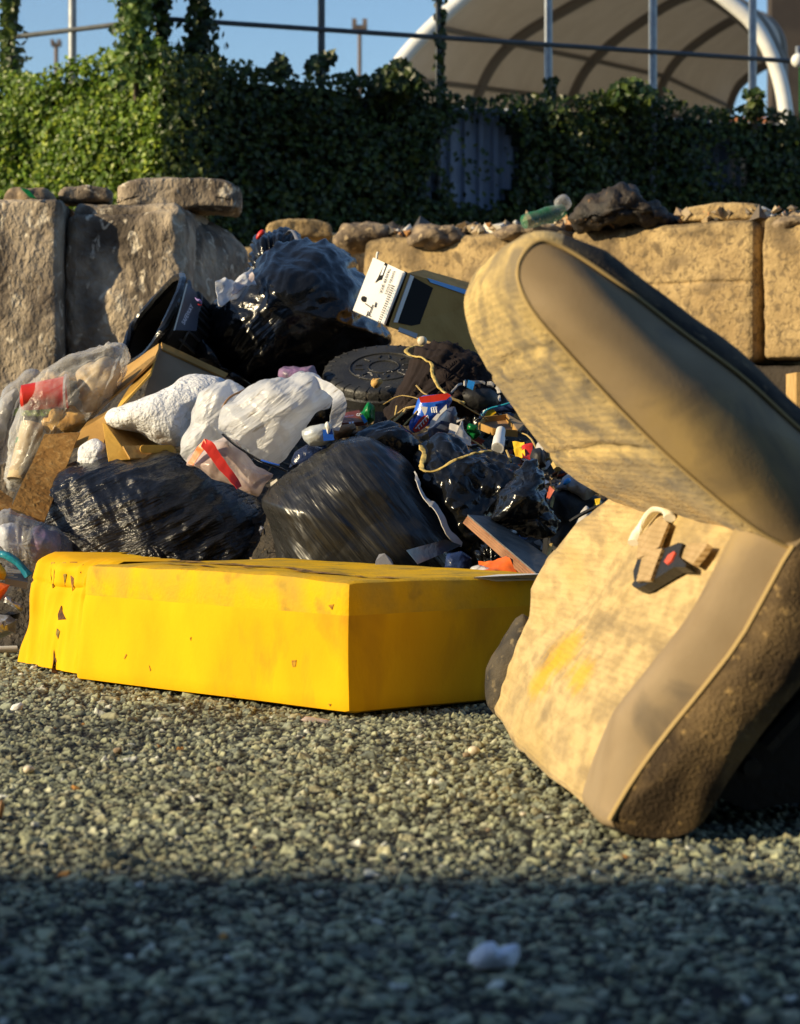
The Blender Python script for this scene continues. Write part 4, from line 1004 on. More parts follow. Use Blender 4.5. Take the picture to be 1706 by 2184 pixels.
# ------------------------------------------------------------------ arched canopy behind the fence
can = empty('arched_canopy', (P(1270, 260, 29)[0], 29, -.03), 'large arched fabric canopy with white steel end arch behind the hedge', 'canopy')
arcs = [
    (24, [(760, 330), (790, 240), (815, 190), (860, 122), (920, 60), (985, -2), (1080, -75), (1200, -125), (1320, -130), (1440, -80), (1545, 0), (1600, 45), (1630, 90), (1655, 150), (1668, 200), (1676, 262), (1680, 330)]),
    (27, [(990, 330), (1000, 260), (1012, 205), (1045, 130), (1100, 72), (1190, 20), (1260, -20), (1340, -50), (1420, -55), (1500, -25), (1570, 22), (1618, 70), (1645, 115), (1660, 165), (1670, 210), (1680, 260), (1690, 330)]),
    (30, [(1190, 330), (1200, 260), (1214, 205), (1245, 140), (1305, 80), (1390, 22), (1440, -8), (1490, -25), (1540, -20), (1590, 5), (1625, 40), (1650, 85), (1664, 125), (1676, 170), (1686, 215), (1694, 262), (1700, 330)]),
    (33, [(1380, 330), (1390, 250), (1408, 172), (1440, 120), (1500, 72), (1560, 35), (1590, 25), (1612, 24), (1632, 32), (1650, 50), (1665, 75), (1678, 110), (1688, 145), (1696, 185), (1702, 220), (1708, 262), (1712, 330)]),
    (36, [(1535, 330), (1545, 255), (1552, 225), (1567, 183), (1585, 165), (1603, 150), (1620, 138), (1636, 130), (1650, 126), (1664, 128), (1678, 135), (1690, 148), (1700, 168), (1708, 192), (1715, 222), (1722, 262), (1726, 330)])]
arcs = [(d, [(min(x, 1668) if i_ else x, y) for x, y in pts]) for i_, (d, pts) in enumerate(arcs)]
A3 = [resample([P(x, y, d) for x, y in pts], 60, False, 2) for d, pts in arcs]
mb = np.vstack(A3)
ns = 60
sk = []
for i in range(len(A3) - 1):
    for t in np.linspace(0, 1, 9)[:-1]: sk.append(A3[i] * (1 - t) + A3[i + 1] * t)
sk.append(A3[-1]); sk = np.vstack(sk)
mk('fabric_cover', sk, grid_faces(ns, 33), 'canopy_fabric', can, sharp=180)
v, f = tube(A3[0] + [0, -.06, 0], .072, 12); tag(mk('end_arch', v, f, 'white_steel', can), 'white steel end arch')
for i in range(1, 5):
    v, f = tube(A3[i] - [0, .05, 0.05], .065, 8); mk('rib', v, f, 'rib_steel', can)
for j in (4, 8, 14):
    v, f = tube([a_[j] - [0, 0, .04] for a_ in A3], .03, 6); mk('purlin', v, f, 'rib_steel', can)
mat('shaded_skin_tone', (.075, .06, .05), (.055, .045, .04), s=2, rough=.9, spec=.1)  # shaded outer skin of the canopy, its shade put into a dark colour
v, f = box((P(1765, 200, 40)[0], 40.4, 4.4), (1.75, .5, 8.9)); tag(mk('shaded_skin', v, f, 'shaded_skin_tone', smooth=False), 'tall dark brown panel added for the shaded outer skin of the canopy at the right edge', 'shade stand-in')
rb = empty('tiled_house', (P(1600, 240, 60)[0], 60, -.03), 'distant orange tiled roof seen through the canopy opening', 'house')
c = P(1600, 240, 60); zr = c[2]
v, f = box((c[0], 62, zr / 2 - .3), (3.2, 3, zr - .3)); mk('wall', v, f, 'wall_paint', rb, smooth=False)
v = [(c[0] - 1.9, 60, zr - .45), (c[0] + 1.9, 60, zr - .45), (c[0] + 1.9, 62, zr + .15), (c[0] - 1.9, 62, zr + .15), (c[0] - 1.9, 64, zr - .45), (c[0] + 1.9, 64, zr - .45)]
mk('roof', v, [(0, 1, 2, 3), (3, 2, 5, 4)], 'roof_tile', rb, smooth=False)
fl = empty('floodlight', P(1696, 200, 16.4), 'small grey floodlight on a bracket at the upper right edge', 'floodlight')
v, f = lump([(1686, 135), (1688, 120), (1700, 112), (1712, 118), (1712, 140), (1698, 146)], 16.4, .05, n=40, m=20); mk('lamp_head', v, f, 'white_steel', fl)
v, f = tube([P(1700, 118, 16.4), P(1700, 102, 16.45), P(1722, 100, 16.5), P(1728, 330, 16.6)], .014, 8); mk('bracket', v, f, 'galvanised', fl)
v, f = box(P(1712, 190, 22), (.06, .05, .38)); v = v; gp = tag(mk('sign_post', *box(P(1711, 300, 22), (.05, .05, 1.3)), 'green'), 'bright green post at the right edge above the hedge', 'post')

# ------------------------------------------------------------------ the rubbish heap
def heap_z(x, y):
    z = np.interp(y, [5.6, 5.9, 6.3, 7.0, 7.6, 8.1, 8.6, 9.4], [.02, .14, .28, .46, .70, .88, .92, .70])
    px = CX + x / y * F
    side = np.interp(px, [-150, 0, 60, 130, 260, 420, 700, 950, 1150, 1400, 1650], [.10, .35, .50, .62, .80, 1, 1, .90, .82, .75, .4])
    ye = np.interp(x, [-1.5, -.9, -.31, .35, .6, 1.0], [6.75, 6.62, 6.30, 5.58, 5.45, 5.4])
    return np.minimum(z * side, (y - ye) * 1.1 - .05)
n1, n2 = 220, 190
X, Y = np.meshgrid(np.linspace(-1.5, 1.6, n1), np.linspace(5.55, 9.35, n2)); X, Y = X.ravel(), Y.ravel()
q = np.stack([X, Y, 0 * X], 1)
Z = heap_z(X, Y) + .05 * fbm(q * 5, 4, 2) + .05 * crumple(q, 11, 4) + .02 * crumple(q, 28, 9)
o = mk('rubbish_heap', np.stack([X, Y, Z - .02], 1), grid_faces(n1, n2), 'rubbish', sharp=180, origin=(0, 7.4, 0))
tag(o, 'dark matted rubbish filling the heap between the bags', 'rubbish', kind='stuff')
heap_tree = BVHTree.FromPolygons([tuple(x) for x in np.stack([X, Y, Z - .02], 1)], grid_faces(n1, n2))
# small scraps and dry stalks strewn over it
mb = MB(); sc_c = []
spal = [(.03, .03, .03), (.02, .02, .022), (.30, .22, .12), (.55, .52, .48), (.16, .11, .06), (.10, .09, .08), (.62, .60, .58), (.40, .30, .15), (.06, .10, .22), (.35, .06, .03), (.25, .25, .25), (.20, .14, .07)]
for k in range(1500):
    if k < 1000: px, py = random.uniform(900, 1340), random.uniform(840, 1210)
    else: px, py = random.uniform(0, 1340), random.uniform(720, 1215)
    h = hit(heap_tree, px, py, .012, 99.)
    if h[1] > 50: continue
    s = random.uniform(.006, .030); a = rng.normal(size=3); a /= np.linalg.norm(a); b = np.cross(a, rng.normal(size=3)); b /= np.linalg.norm(b)
    asp = random.choice([.3, .5, .8, .08, .12]); n3 = np.cross(a, b)
    v = np.array([h - a * s - b * s * asp, h + a * s * .9 - b * s * asp * 1.2 + n3 * s * .2, h + a * s + b * s * asp, h - a * s * .8 + b * s * asp * .9 + n3 * s * .3, h + n3 * s * .35])
    mb.add(v, [(0, 1, 4), (1, 2, 4), (2, 3, 4), (3, 0, 4)]); c = random.choice(spal); sc_c += [c] * 5
o = mb.out('litter_scraps', 'scraps', cols=sc_c, smooth=False, origin=(0, 7, 0))
tag(o, 'tiny torn scraps and splinters strewn over the heap', 'litter', kind='stuff')

GB = 'black rubbish bags in the heap'
BAGS = [
 ('wide black rubbish bag bulging behind the left half of the yellow block', [(79, 1101), (101, 1034), (142, 1007), (189, 990), (237, 979), (304, 972), (375, 976), (440, 1003), (507, 1034), (555, 1071), (578, 1105), (592, 1200), (585, 1290), (300, 1330), (130, 1300), (85, 1200)], 6.85, .26, 'black_plastic_stretched',
  dict(stretch=((28, 1.8, 30, .013), (10, 2.2, 20, .012), (-35, 3, 18, .006)), folds=((430, 1310, 12, .016, .22),), crum=((10, .018), (34, .005), (80, .0025)), fb=.010, fs=7, seed=3, lean=.1)),
 ('taut dusty black bag in front of the white carrier bag, its film stretched thin', [(557, 1070), (569, 1053), (614, 1008), (663, 973), (712, 945), (761, 933), (796, 940), (838, 966), (876, 1001), (908, 1063), (940, 1098), (975, 1140), (985, 1165), (992, 1240), (930, 1300), (700, 1310), (600, 1290), (590, 1200), (575, 1110)], 6.36, .22, 'black_bag_thin',
  dict(stretch=((-42, 1.6, 26, .004), (-62, 1.6, 16, .006)), crum=((9, .018), (40, .003)), fb=.008, fs=5, seed=8, lean=.1)),
 ('big glossy black bag on the very top of the heap', [(439, 681), (457, 648), (500, 620), (551, 591), (572, 558), (641, 528), (702, 519), (741, 544), (767, 591), (788, 648), (799, 684), (812, 706), (828, 728), (775, 738), (740, 764), (685, 785), (608, 805), (547, 825), (515, 812), (464, 775), (435, 728)], 7.95, .36, 'black_plastic',
  dict(stretch=((64, 1.8, 11, .034), (50, 2.5, 24, .014), (76, 2.5, 40, .006)), folds=((470, 815, 12, .02, .2),), crum=((7, .034), (22, .010), (50, .004)), fb=.012, fs=5, seed=12, lean=.2)),
 ('open black bag mouth with a red drawstring tip, behind the topmost bag', [(528, 600), (535, 550), (548, 505), (560, 497), (590, 494), (620, 492), (640, 500), (652, 530), (655, 575), (600, 600), (560, 610)], 8.35, .12, 'black_plastic',
  dict(folds=((590, 620, 12, .02, .25),), crum=((18, .02),), fb=.015, fs=10, seed=15)),
 ('small shiny black bag end tucked behind the taut dusty bag', [(742, 935), (765, 915), (796, 908), (841, 902), (880, 918), (896, 945), (893, 975), (880, 1003), (840, 985), (795, 950)], 6.5, .10, 'black_plastic',
  dict(crum=((18, .022), (44, .010)), fb=.010, fs=14, seed=18)),
 ('slack black bag below the yellow ribbon, right of the taut dusty bag', [(885, 995), (915, 950), (960, 935), (1010, 972), (1060, 982), (1100, 975), (1135, 992), (1110, 1060), (1070, 1110), (1045, 1180), (1010, 1230), (960, 1200), (930, 1110), (900, 1050)], 6.4, .16, 'black_plastic',
  dict(stretch=((70, 3, 16, .02), (40, 5, 30, .01)), crum=((14, .030), (40, .014), (95, .003)), fb=.02, fs=9, seed=22, lean=.3)),
 ('crinkled shiny black bag leaning above the wooden board', [(1152, 979), (1161, 1013), (1157, 1050), (1186, 1104), (1188, 1135), (1164, 1149), (1125, 1137), (1063, 1128), (1034, 1116), (1051, 1089), (1094, 1035), (1103, 998), (1131, 980)], 6.0, .09, 'black_plastic',
  dict(stretch=((52, 4, 26, .012),), crum=((17, .028), (46, .012), (105, .003)), fb=.010, fs=12, seed=25, lean=.3)),
 ('dark limp bag lying in shade right of the crinkled bag', [(1180, 1020), (1240, 1050), (1285, 1060), (1300, 1100), (1260, 1160), (1230, 1220), (1180, 1230), (1150, 1180), (1160, 1090)], 6.15, .10, 'black_matte',
  dict(crum=((14, .02),), fb=.02, fs=8, seed=28)),
 ('little black bag knot under the wooden board', [(1035, 1150), (1060, 1150), (1072, 1190), (1060, 1225), (1030, 1215), (1020, 1180)], 5.95, .05, 'black_plastic',
  dict(folds=((1045, 1225, 14, .012, .12),), crum=((30, .012),), seed=31)),
 ('small black plastic tuft right of the blue snack packet', [(995, 885), (1005, 870), (1020, 880), (1040, 905), (1030, 925), (1005, 915)], 6.9, .05, 'black_plastic', dict(crum=((30, .014),), seed=33)),
]
BG = []
for lab, ol, d, T, m, kw in BAGS:
    fine = d > 5.9 and len(ol) > 12
    BG.append(bag('rubbish_bag', lab, 'rubbish bag', ol, d, T, m, None, GB, n=240 if fine else 120, m=120 if fine else 60, **kw))
# drawstrings of the topmost bags
v, f = lump([(545, 508), (550, 495), (560, 488), (567, 494), (560, 502), (550, 512)], 8.2, .015, n=30, m=16); mk('drawstring', v, f, 'red', BG[3])
v, f = tube(resample(PP((612, 500, 8.2), (622, 488, 8.18), (634, 505, 8.15), (642, 540, 8.1)), 16, False, 1), .009, 8, flat=.3); tag(mk('drawstring', v, f, 'grey_scrap', BG[3]), 'pale grey loop')
v, f = tube(resample(PP((588, 545, 8.16), (580, 560, 8.14), (592, 566, 8.1), (640, 540, 8.05)), 16, False, 1), .006, 8, flat=.4); mk('drawstring', v, f, 'grey_scrap', BG[3])

# shopping basket tipped on its side
bs_root = P(360, 780, 7.7)
bk_ = empty('shopping_basket', bs_root, 'black plastic shopping basket tipped over beside the topmost bag', 'basket')
rim = resample(PP((386, 584, 7.85), (345, 625, 8.1), (284, 690, 8.15), (268, 740, 8.1), (259, 786, 7.85), (290, 772, 7.6), (322, 750, 7.5), (355, 690, 7.48), (392, 605, 7.62)), 80, True, 1)
bot = resample(PP((462, 660, 8.1), (430, 690, 8.4), (380, 745, 8.5), (360, 790, 8.4), (362, 815, 8.1), (385, 800, 7.9), (412, 775, 7.75), (432, 735, 7.72), (458, 690, 7.85)), 80, True, 1)
rings = [rim * (1 - t) + bot * t for t in np.linspace(0, 1, 12)]
ctr_ = (rim.mean(0) + bot.mean(0)) / 2
inn = [r + (r.mean(0) - r) * .035 for r in rings]
vv = np.vstack(rings + inn[::-1]); ff = grid_faces(80, 24, True)
ff.append([11 * 80 + i for i in range(80)]); ff.append([12 * 80 + i for i in range(80)][::-1])
mk('basket_body', vv, ff, 'black_tub', bk_, sharp=60)
v, f = tube(rim, .014, 8, True); mk('rim', v, f, 'black_plastic', bk_)
v, f = tube(rings[2] + (rings[2] - rings[2].mean(0)) * .02, .008, 8, True); mk('rim_ridge', v, f, 'black_tub', bk_)
mb = MB()
for k in range(46, 78, 2):
    mb.add(*tube([rings[5][k] + (rings[5][k] - rings[5].mean(0)) * .02, rings[11][k] + (rings[11][k] - rings[11].mean(0)) * .02], .005, 6))
mb.add(*tube([rings[6][k] + (rings[6][k] - rings[6].mean(0)) * .03 for k in range(46, 80)], .004, 6))
mb.out('slatted_side', 'dark_steel', bk_)
lb = PP((399, 604, 7.52), (425, 640, 7.56), (418, 706, 7.5), (372, 704, 7.40))
v, f = panel(lb, .006, 8, 8, .002); lab_o = mk('label_plate', v, f, 'label_blue', bk_)
tp = P(393, 694, 7.425); xd = P(420, 640, 7.505) - tp; yd = P(384, 680, 7.42) - P(393, 694, 7.425)
text('SAFEWAY', tp + np.array([0, -.01, 0]), xd, yd, .085, 'pale_ink', bk_, 'lettering', lift=.002, bold=True)
v, f = tube(resample(PP((416, 634, 7.47), (421, 640, 7.47), (426, 640, 7.47), (431, 647, 7.48)), 14, False, 1), np.concatenate([np.linspace(.001, .004, 7), np.linspace(.004, .001, 7)]), 6); mk('emblem', v, f, 'violet', bk_)
v, f = tube(resample(PP((422, 648, 7.47), (427, 651, 7.47), (430, 650, 7.475)), 8, False, 1), .002, 6); mk('emblem', v, f, 'red', bk_)

# flattened brown carton
cb = empty('cardboard_carton', P(330, 900, 7.3), 'torn open brown carton standing behind the white quilted parcel', 'carton')
v, f = panel(PP((338, 736, 7.45), (524, 828, 7.5), (470, 900, 7.2), (300, 870, 7.15)), .006, 12, 10, .006, seed=2); mk('carton_wall', v, f, 'card_shaded', cb, sharp=60)
v, f = panel(PP((255, 790, 7.55), (340, 733, 7.42), (333, 765, 7.2), (182, 902, 7.15)), .006, 12, 10, .006, seed=5); tag(mk('flap', v, f, 'card', cb, sharp=60), 'long orange brown flap')
v, f = panel(PP((337, 752, 7.40), (322, 800, 7.12), (238, 890, 7.0), (285, 815, 7.2)), .006, 8, 8, .004, seed=6); tag(mk('flap', v, f, 'card_sunlit', cb, sharp=60), 'sunlit yellowish inner flap')
v, f = panel(PP((344, 731, 7.47), (486, 798, 7.5), (478, 806, 7.46), (346, 746, 7.43)), .006, 8, 4, .002); mk('edge_strip', v, f, 'card', cb)
v, f = panel(PP((148, 954, 6.95), (186, 902, 7.1), (236, 874, 7.1), (222, 946, 6.92)), .006, 8, 8, .004, seed=8); mk('flap', v, f, 'card', cb, sharp=60)
# small carton with a hand hole
hb = empty('cardboard_box', P(290, 980, 6.85), 'small open carton with a hand hole above the wide black bag', 'carton')
v, f = panel(PP((220, 903, 6.95), (312, 916, 7.15), (384, 962, 7.1), (277, 976, 6.85)), .005, 10, 8, .004, seed=3); mk('carton_wall', v, f, 'card', hb, sharp=60)
v, f = panel(PP((219, 902, 6.94), (226, 906, 6.93), (279, 980, 6.80), (232, 984, 6.78)), .005, 6, 8, .003, seed=4); tag(mk('flap', v, f, 'card_sunlit', hb, sharp=60), 'sunlit triangular end flap')
v, f = panel(PP((262, 951, 6.82), (372, 951, 6.95), (378, 975, 6.9), (277, 978, 6.78)), .005, 8, 5, .002, seed=4); mk('carton_wall', v, f, 'card', hb, sharp=60)
hp = [(309 + 8 * math.cos(a), 957 + 8.5 * math.sin(a)) for a in np.linspace(math.pi / 2, 1.5 * math.pi, 8)] + [(365 + 8 * math.cos(a), 957 + 8.5 * math.sin(a)) for a in np.linspace(-math.pi / 2, math.pi / 2, 8)]
v, f = prism([P(x, y, 6.85 + (x - 300) * .0009) - np.array([0, .03, 0]) for x, y in hp], .004); tag(mk('hand_hole', v, f, 'card_sunlit', hb, smooth=False), 'rounded hand hole')  # bright plate standing for the sunlit card seen through the hole
# kraft panel
v, f = panel(PP((95, 927, 6.95), (170, 927, 6.98), (95, 1110, 6.6), (20, 1092, 6.6)), .006, 14, 20, .012, seed=11)
tag(mk('cardboard_sheet', v, f, 'kraft', sharp=60), 'rough brown cardboard sheet leaning left of the wide black bag', 'cardboard')
v, f = panel(PP((-10, 1040, 6.9), (28, 1062, 6.85), (24, 1085, 6.75), (-10, 1085, 6.75)), .006, 6, 6, .006, seed=12)
tag(mk('cardboard_sheet', v, f, 'kraft', sharp=60), 'dark brown cardboard corner at the left edge', 'cardboard')
# clear sack with its contents
bag('clear_sack', 'large clear sack of food waste and a red cup at the left of the heap', 'plastic sack', [(12, 1047), (20, 942), (38, 870), (51, 831), (88, 794), (120, 770), (162, 757), (215, 742), (262, 728), (275, 750), (262, 800), (235, 860), (190, 905), (130, 930), (85, 985), (62, 1040), (36, 1058)], 7.2, .15, 'clear_film', n=130, m=60, folds=((270, 740, 16, .012, .2), (40, 1040, 16, .014, .2)), crum=((16, .018), (40, .006)), seed=41, fb=.01)
rc = empty('red_cup', P(95, 870, 7.12), 'red plastic cup lying inside the clear sack', 'cup')
v, f = tube([P(46, 848, 7.12), P(48, 848, 7.12), P(142, 836, 7.14), P(143, 836, 7.14)], [.03, .036, .046, .05], 24); mk('cup_body', v, f, 'red', rc)
v, f = tube([P(139, 836, 7.14), P(144, 836, 7.14)], [.052, .052], 24); mk('rim', v, f, 'white_plastic', rc)
GF = 'pale food scraps in the clear sack'
for k, (ol, d, lab) in enumerate((([(165, 850), (168, 800), (190, 772), (225, 760), (250, 770), (255, 800), (240, 845), (215, 875), (185, 875)], 7.2, 'large crumpled tan lump at the upper right inside the clear sack'),
    ([(95, 900), (115, 875), (150, 868), (180, 885), (185, 905), (150, 920), (110, 925)], 7.15, 'tan lump under the red cup inside the clear sack'),
    ([(60, 830), (90, 805), (150, 790), (160, 808), (110, 822), (75, 842)], 7.25, 'flat pale lump above the red cup inside the clear sack'))):
    bag('food_scrap', lab, 'food waste', ol, d, .06, ['pale_food', 'bread', 'pale_food'][k], None, GF, n=70, m=36, crum=((26, .022), (60, .007)), seed=50 + k)
jr = empty('glass_jar', P(45, 1030, 7.1), 'pale jar with a green band standing in the clear sack', 'jar')
v, f = cyl(P(40, 1025, 7.1), P(70, 905, 7.15), .034, .034); mk('jar_body', v, f, 'pale_food', jr)
v, f = cyl(P(58, 952, 7.135), P(61, 940, 7.14), .036, .036); mk('green_band', v, f, 'green', jr)
bag('clear_bag', 'greyish clear bag at the far left edge behind the food sack', 'plastic bag', [(-25, 880), (0, 860), (14, 825), (45, 795), (75, 783), (92, 795), (70, 820), (48, 840), (30, 900), (18, 960), (8, 990), (-25, 985)], 7.5, .09, 'clear_film_grey', n=90, m=46, crum=((20, .02),), seed=61)
bag('white_scrap', 'white crumpled paper inside the far left clear bag', 'paper', [(-10, 880), (10, 850), (35, 830), (30, 870), (10, 930), (-10, 950)], 7.52, .05, 'grey_paper', n=60, m=30, crum=((26, .02),), seed=62)
lowbag = bag('clear_bag', 'clear blue tinged bag of paper waste left of the wide black bag', 'plastic bag', [(-60, 1130), (-20, 1100), (15, 1090), (45, 1092), (85, 1110), (130, 1133), (155, 1165), (168, 1200), (120, 1225), (57, 1222), (20, 1200), (-40, 1175)], 6.62, .12, 'clear_film_grey', n=100, m=50, folds=((60, 1225, 14, .012, .15),), crum=((18, .016), (45, .006)), seed=64)
bag('paper_wad', 'white paper wad inside the blue tinged clear bag', 'paper', [(-30, 1140), (0, 1112), (30, 1118), (42, 1130), (55, 1170), (40, 1188), (0, 1165)], 6.62, .07, 'tissue', n=70, m=36, crum=((28, .022),), seed=65)
bag('dark_wad', 'dark purple wad inside the blue tinged clear bag', 'wad', [(55, 1150), (75, 1125), (115, 1140), (140, 1175), (130, 1205), (80, 1205)], 6.64, .06, 'purple', n=60, m=30, crum=((24, .02),), seed=66)
v, f = tube(resample(PP((-10, 1172, 6.52), (20, 1186, 6.50), (45, 1205, 6.5), (62, 1228, 6.5)), 20, False, 1), .016, 10, flat=.6); v += .004 * np.stack([fbm(v * 40, 2, k) for k in range(3)], 1)
tag(mk('tie', v, f, 'cyan', lowbag), 'bright cyan tie')
# white parcel, sheet, carrier bag
bag('quilted_parcel', 'white quilted parcel in the middle of the heap', 'parcel', [(228, 895), (237, 880), (271, 866), (321, 838), (365, 822), (385, 802), (410, 794), (440, 796), (480, 807), (492, 830), (450, 865), (412, 905), (392, 955), (340, 942), (304, 920), (250, 912)], 7.0, .13, 'white_quilt', n=130, m=64, fb=.012, fs=6, crum=((30, .006), (8, .014)), seed=70, lean=.4)
bag('paper_parcel', 'small white paper corner under the small carton', 'paper', [(163, 985), (172, 955), (200, 945), (232, 950), (245, 990), (200, 1005)], 6.88, .04, 'white_quilt', n=60, m=30, crum=((22, .016),), seed=71)
bag('white_bag', 'limp translucent white bag hanging between the quilted parcel and carrier bag', 'plastic bag', [(478, 812), (500, 812), (526, 834), (512, 858), (480, 890), (478, 915), (482, 940), (440, 960), (412, 988), (378, 980), (390, 940), (400, 912), (413, 871), (442, 830)], 6.72, .07, 'white_plastic', n=120, m=56, stretch=((62, 3, 22, .010),), crum=((11, .035), (28, .014)), seed=73)
v, f = tube(resample(PP((520, 832, 6.66), (485, 848, 6.62), (470, 880, 6.6), (478, 905, 6.6)), 24, False, 2), .003, 6); tag(mk('cord', v, f, 'tan_wrap'), 'thin brown cord curving over the limp white bag', 'cord')
carr = bag('carrier_bag', 'creased white carrier bag with handle loop in the middle of the heap', 'carrier bag', [(474, 905), (480, 880), (498, 860), (517, 847), (545, 830), (569, 819), (605, 805), (639, 795), (668, 802), (690, 818), (700, 850), (672, 870), (650, 900), (640, 925), (622, 962), (597, 982), (572, 978), (545, 966), (515, 950), (490, 930)], 6.5, .13, 'white_plastic', n=150, m=76, stretch=((38, 2.2, 15, .012), (72, 3, 20, .009), (5, 4, 26, .005)), crum=((12, .026), (32, .012)), fb=.004, seed=75)
v, f = ribbon([(640, 796, 6.46), (672, 800, 6.44), (705, 818, 6.41), (731, 834, 6.38), (739, 860, 6.36), (732, 900, 6.36), (724, 918, 6.36)], [(655, 830, 6.42), (680, 826, 6.42), (700, 838, 6.39), (709, 850, 6.37), (709, 865, 6.35), (704, 890, 6.35), (702, 915, 6.36)], .003, 44, .006, 25, 5)
mk('handle', v, f, 'white_plastic', carr)
v, f = tube(resample(PP((476, 926, 6.36), (500, 948, 6.33), (527, 966, 6.32), (562, 986, 6.30), (590, 995, 6.3), (613, 1005, 6.3)), 40, False, 2), .006, 8, flat=.5)
tag(mk('plate_rim', v, f, 'black_plastic'), 'thin black plate rim curving under the white carrier bag', 'plate')
v, f = tube(resample(PP((558, 981, 6.29), (580, 988, 6.28), (596, 992, 6.28)), 12, False, 1), .006, 8, flat=.4); tag(mk('blue_glint', v, f, 'blue'), 'little blue highlight on the plate rim, put in as a coloured strip', 'strip')  # blue highlight of the rim modelled as a coloured strip
zb = bag('zip_bag', 'translucent pinkish bag with red seal below the limp white bag', 'plastic bag', [(402, 990), (426, 950), (450, 936), (482, 930), (512, 958), (561, 995), (582, 1012), (572, 1030), (551, 1058), (520, 1045), (488, 1028), (450, 1010)], 6.38, .05, 'pink_film', n=110, m=50, crum=((14, .018), (36, .007)), seed=78, lean=.3)
v, f = ribbon([(438, 934, 6.32), (455, 945, 6.31), (478, 980, 6.30), (504, 1018, 6.29), (514, 1038, 6.29)], [(428, 952, 6.31), (446, 972, 6.30), (468, 1003, 6.29), (492, 1030, 6.28), (504, 1042, 6.28)], .002, 30, .004, 30, 1); mk('seal', v, f, 'red', zb)
v, f = ribbon([(402, 986, 6.34), (418, 958, 6.33), (436, 934, 6.32)], [(413, 992, 6.33), (428, 968, 6.32), (441, 950, 6.31)], .002, 20, .003, 30, 2); mk('seal', v, f, 'orange', zb)
# round black tub lid
ld = empty('tub_lid', P(810, 830, 7.3), 'round black plastic lid with ribbed side and raised rings', 'lid')
lc = P(818, 782, 7.35); ln = np.array([-.05, -.42, .905]); ln /= np.linalg.norm(ln)
lu = np.array([1, 0, .05]); lu -= ln * np.dot(lu, ln); lu /= np.linalg.norm(lu); lv = np.cross(ln, lu)
RL = .178
def ring_pt(r, a, h=0.0): return lc + r * (math.cos(a) * lu + math.sin(a) * lv) + ln * h
prof_l = [(.0, 0), (RL * .55, 0), (RL * .9, 0), (RL * .97, -.004), (RL, -.012), (RL * 1.0, -.03), (RL * 1.03, -.035), (RL * 1.02, -.062), (RL * .9, -.066)]
na = 96; v = []; 
for r, h in prof_l:
    for k in range(na):
        rib = .002 * (1 if (k % 6 == 0) else 0) * (1 if h < -.01 else 0)
        v.append(ring_pt(max(r, .001) + rib, 2 * math.pi * k / na, h))
mk('lid_body', v, grid_faces(na, len(prof_l), True) + [[i for i in range(na)][::-1]], 'black_tub', ld, sharp=40)
for rr, th in ((RL * .56, .0028), (RL * .25, .0024)):
    v, f = tube([ring_pt(rr, 2 * math.pi * k / 64, .001) for k in range(64)], th, 6, True); mk('raised_ring', v, f, 'black_tub', ld)
mb = MB()
for k in range(12):
    a = 2 * math.pi * k / 12 + .2
    mb.add(*tube([ring_pt(RL * (.34 + .03 * (k % 2)), a, .001), ring_pt(RL * .47, a + .12 * (k % 3 - 1), .001)], .0026, 6))
for k in range(30):
    a = 2 * math.pi * k / 30; mb.add(*tube([ring_pt(RL * .86, a + .03, .001), ring_pt(RL * .985, a, -.004), ring_pt(RL * 1.012, a, -.03)], .0022, 6))
mb.out('embossed_pattern', 'black_tub', ld)
mb = MB()
for k in range(26):
    a = random.uniform(3.6, 6.4); r = random.uniform(.2, .95) * RL; c = ring_pt(r, a, .0015); dr = random.uniform(-1, 1)
    l_ = random.uniform(.003, .016); mb.add(*tube([c, c + l_ * (math.cos(dr) * lu + math.sin(dr) * lv)], .0009, 5))
mb.out('scratch_flake', 'grey_paper', ld)
bag('crumb', 'yellowish bread lump lying on the black lid', 'bread lump', [(790, 822), (793, 808), (805, 806), (818, 812), (812, 822), (800, 828)], 7.17, .018, 'bread', n=40, m=22, crum=((60, .008),), seed=81)
v, f = lump([(889, 728), (892, 718), (903, 716), (911, 722), (910, 733), (902, 738), (893, 736)], 7.15, .014, n=40, m=22); tag(mk('pale_knob', v, f, 'egg'), 'pale egg-like knob below the long box', 'knob')
# long box with printed end
jb = empty('jack_box', P(930, 760, 7.6), 'long brown box with white printed end flap leaning beside the seat', 'box')
C0, C1, C2, C3 = P(869, 582, 7.42), P(1075, 640, 7.80), P(1085, 790, 7.70), P(828, 696, 7.32)
bk3 = np.array([.05, .28, .03])
vb = np.array([C0, C1, C2, C3, C0 + bk3, C1 + bk3, C2 + bk3, C3 + bk3])
mk('carton', vb, [(3, 2, 1, 0), (4, 5, 6, 7), (0, 1, 5, 4), (2, 3, 7, 6), (1, 2, 6, 5), (0, 3, 7, 4)], 'card', jb, smooth=False)
fn = np.cross(C1 - C0, C3 - C0); fn /= np.linalg.norm(fn)
if fn[1] > 0: fn = -fn
def on_side(px, py, lift=.002):                    # where that sight line meets the long side of the box
    d = P(px, py, 1.0) - np.array([0, 0, H]); t = np.dot(C0 - np.array([0, 0, H]), fn) / np.dot(d, fn); return np.array([0, 0, H]) + d * t + fn * lift
v, f = prism([on_side(x, y) for x, y in ((882, 592), (922, 614), (891, 699), (848, 688))], .002); tag(mk('black_panel', v, f, 'black_ink', jb, smooth=False), 'black printed panel')
v, f = prism([on_side(x, y) for x, y in ((910, 593), (1074, 643), (1076, 657), (916, 602))], .002); tag(mk('blue_band', v, f, 'sky_blue', jb, smooth=False), 'bright blue band')
v, f = prism([on_side(x, y) for x, y in ((874, 586), (881, 590), (846, 688), (838, 687))], .003); mk('white_edge', v, f, 'white_card', jb, smooth=False)
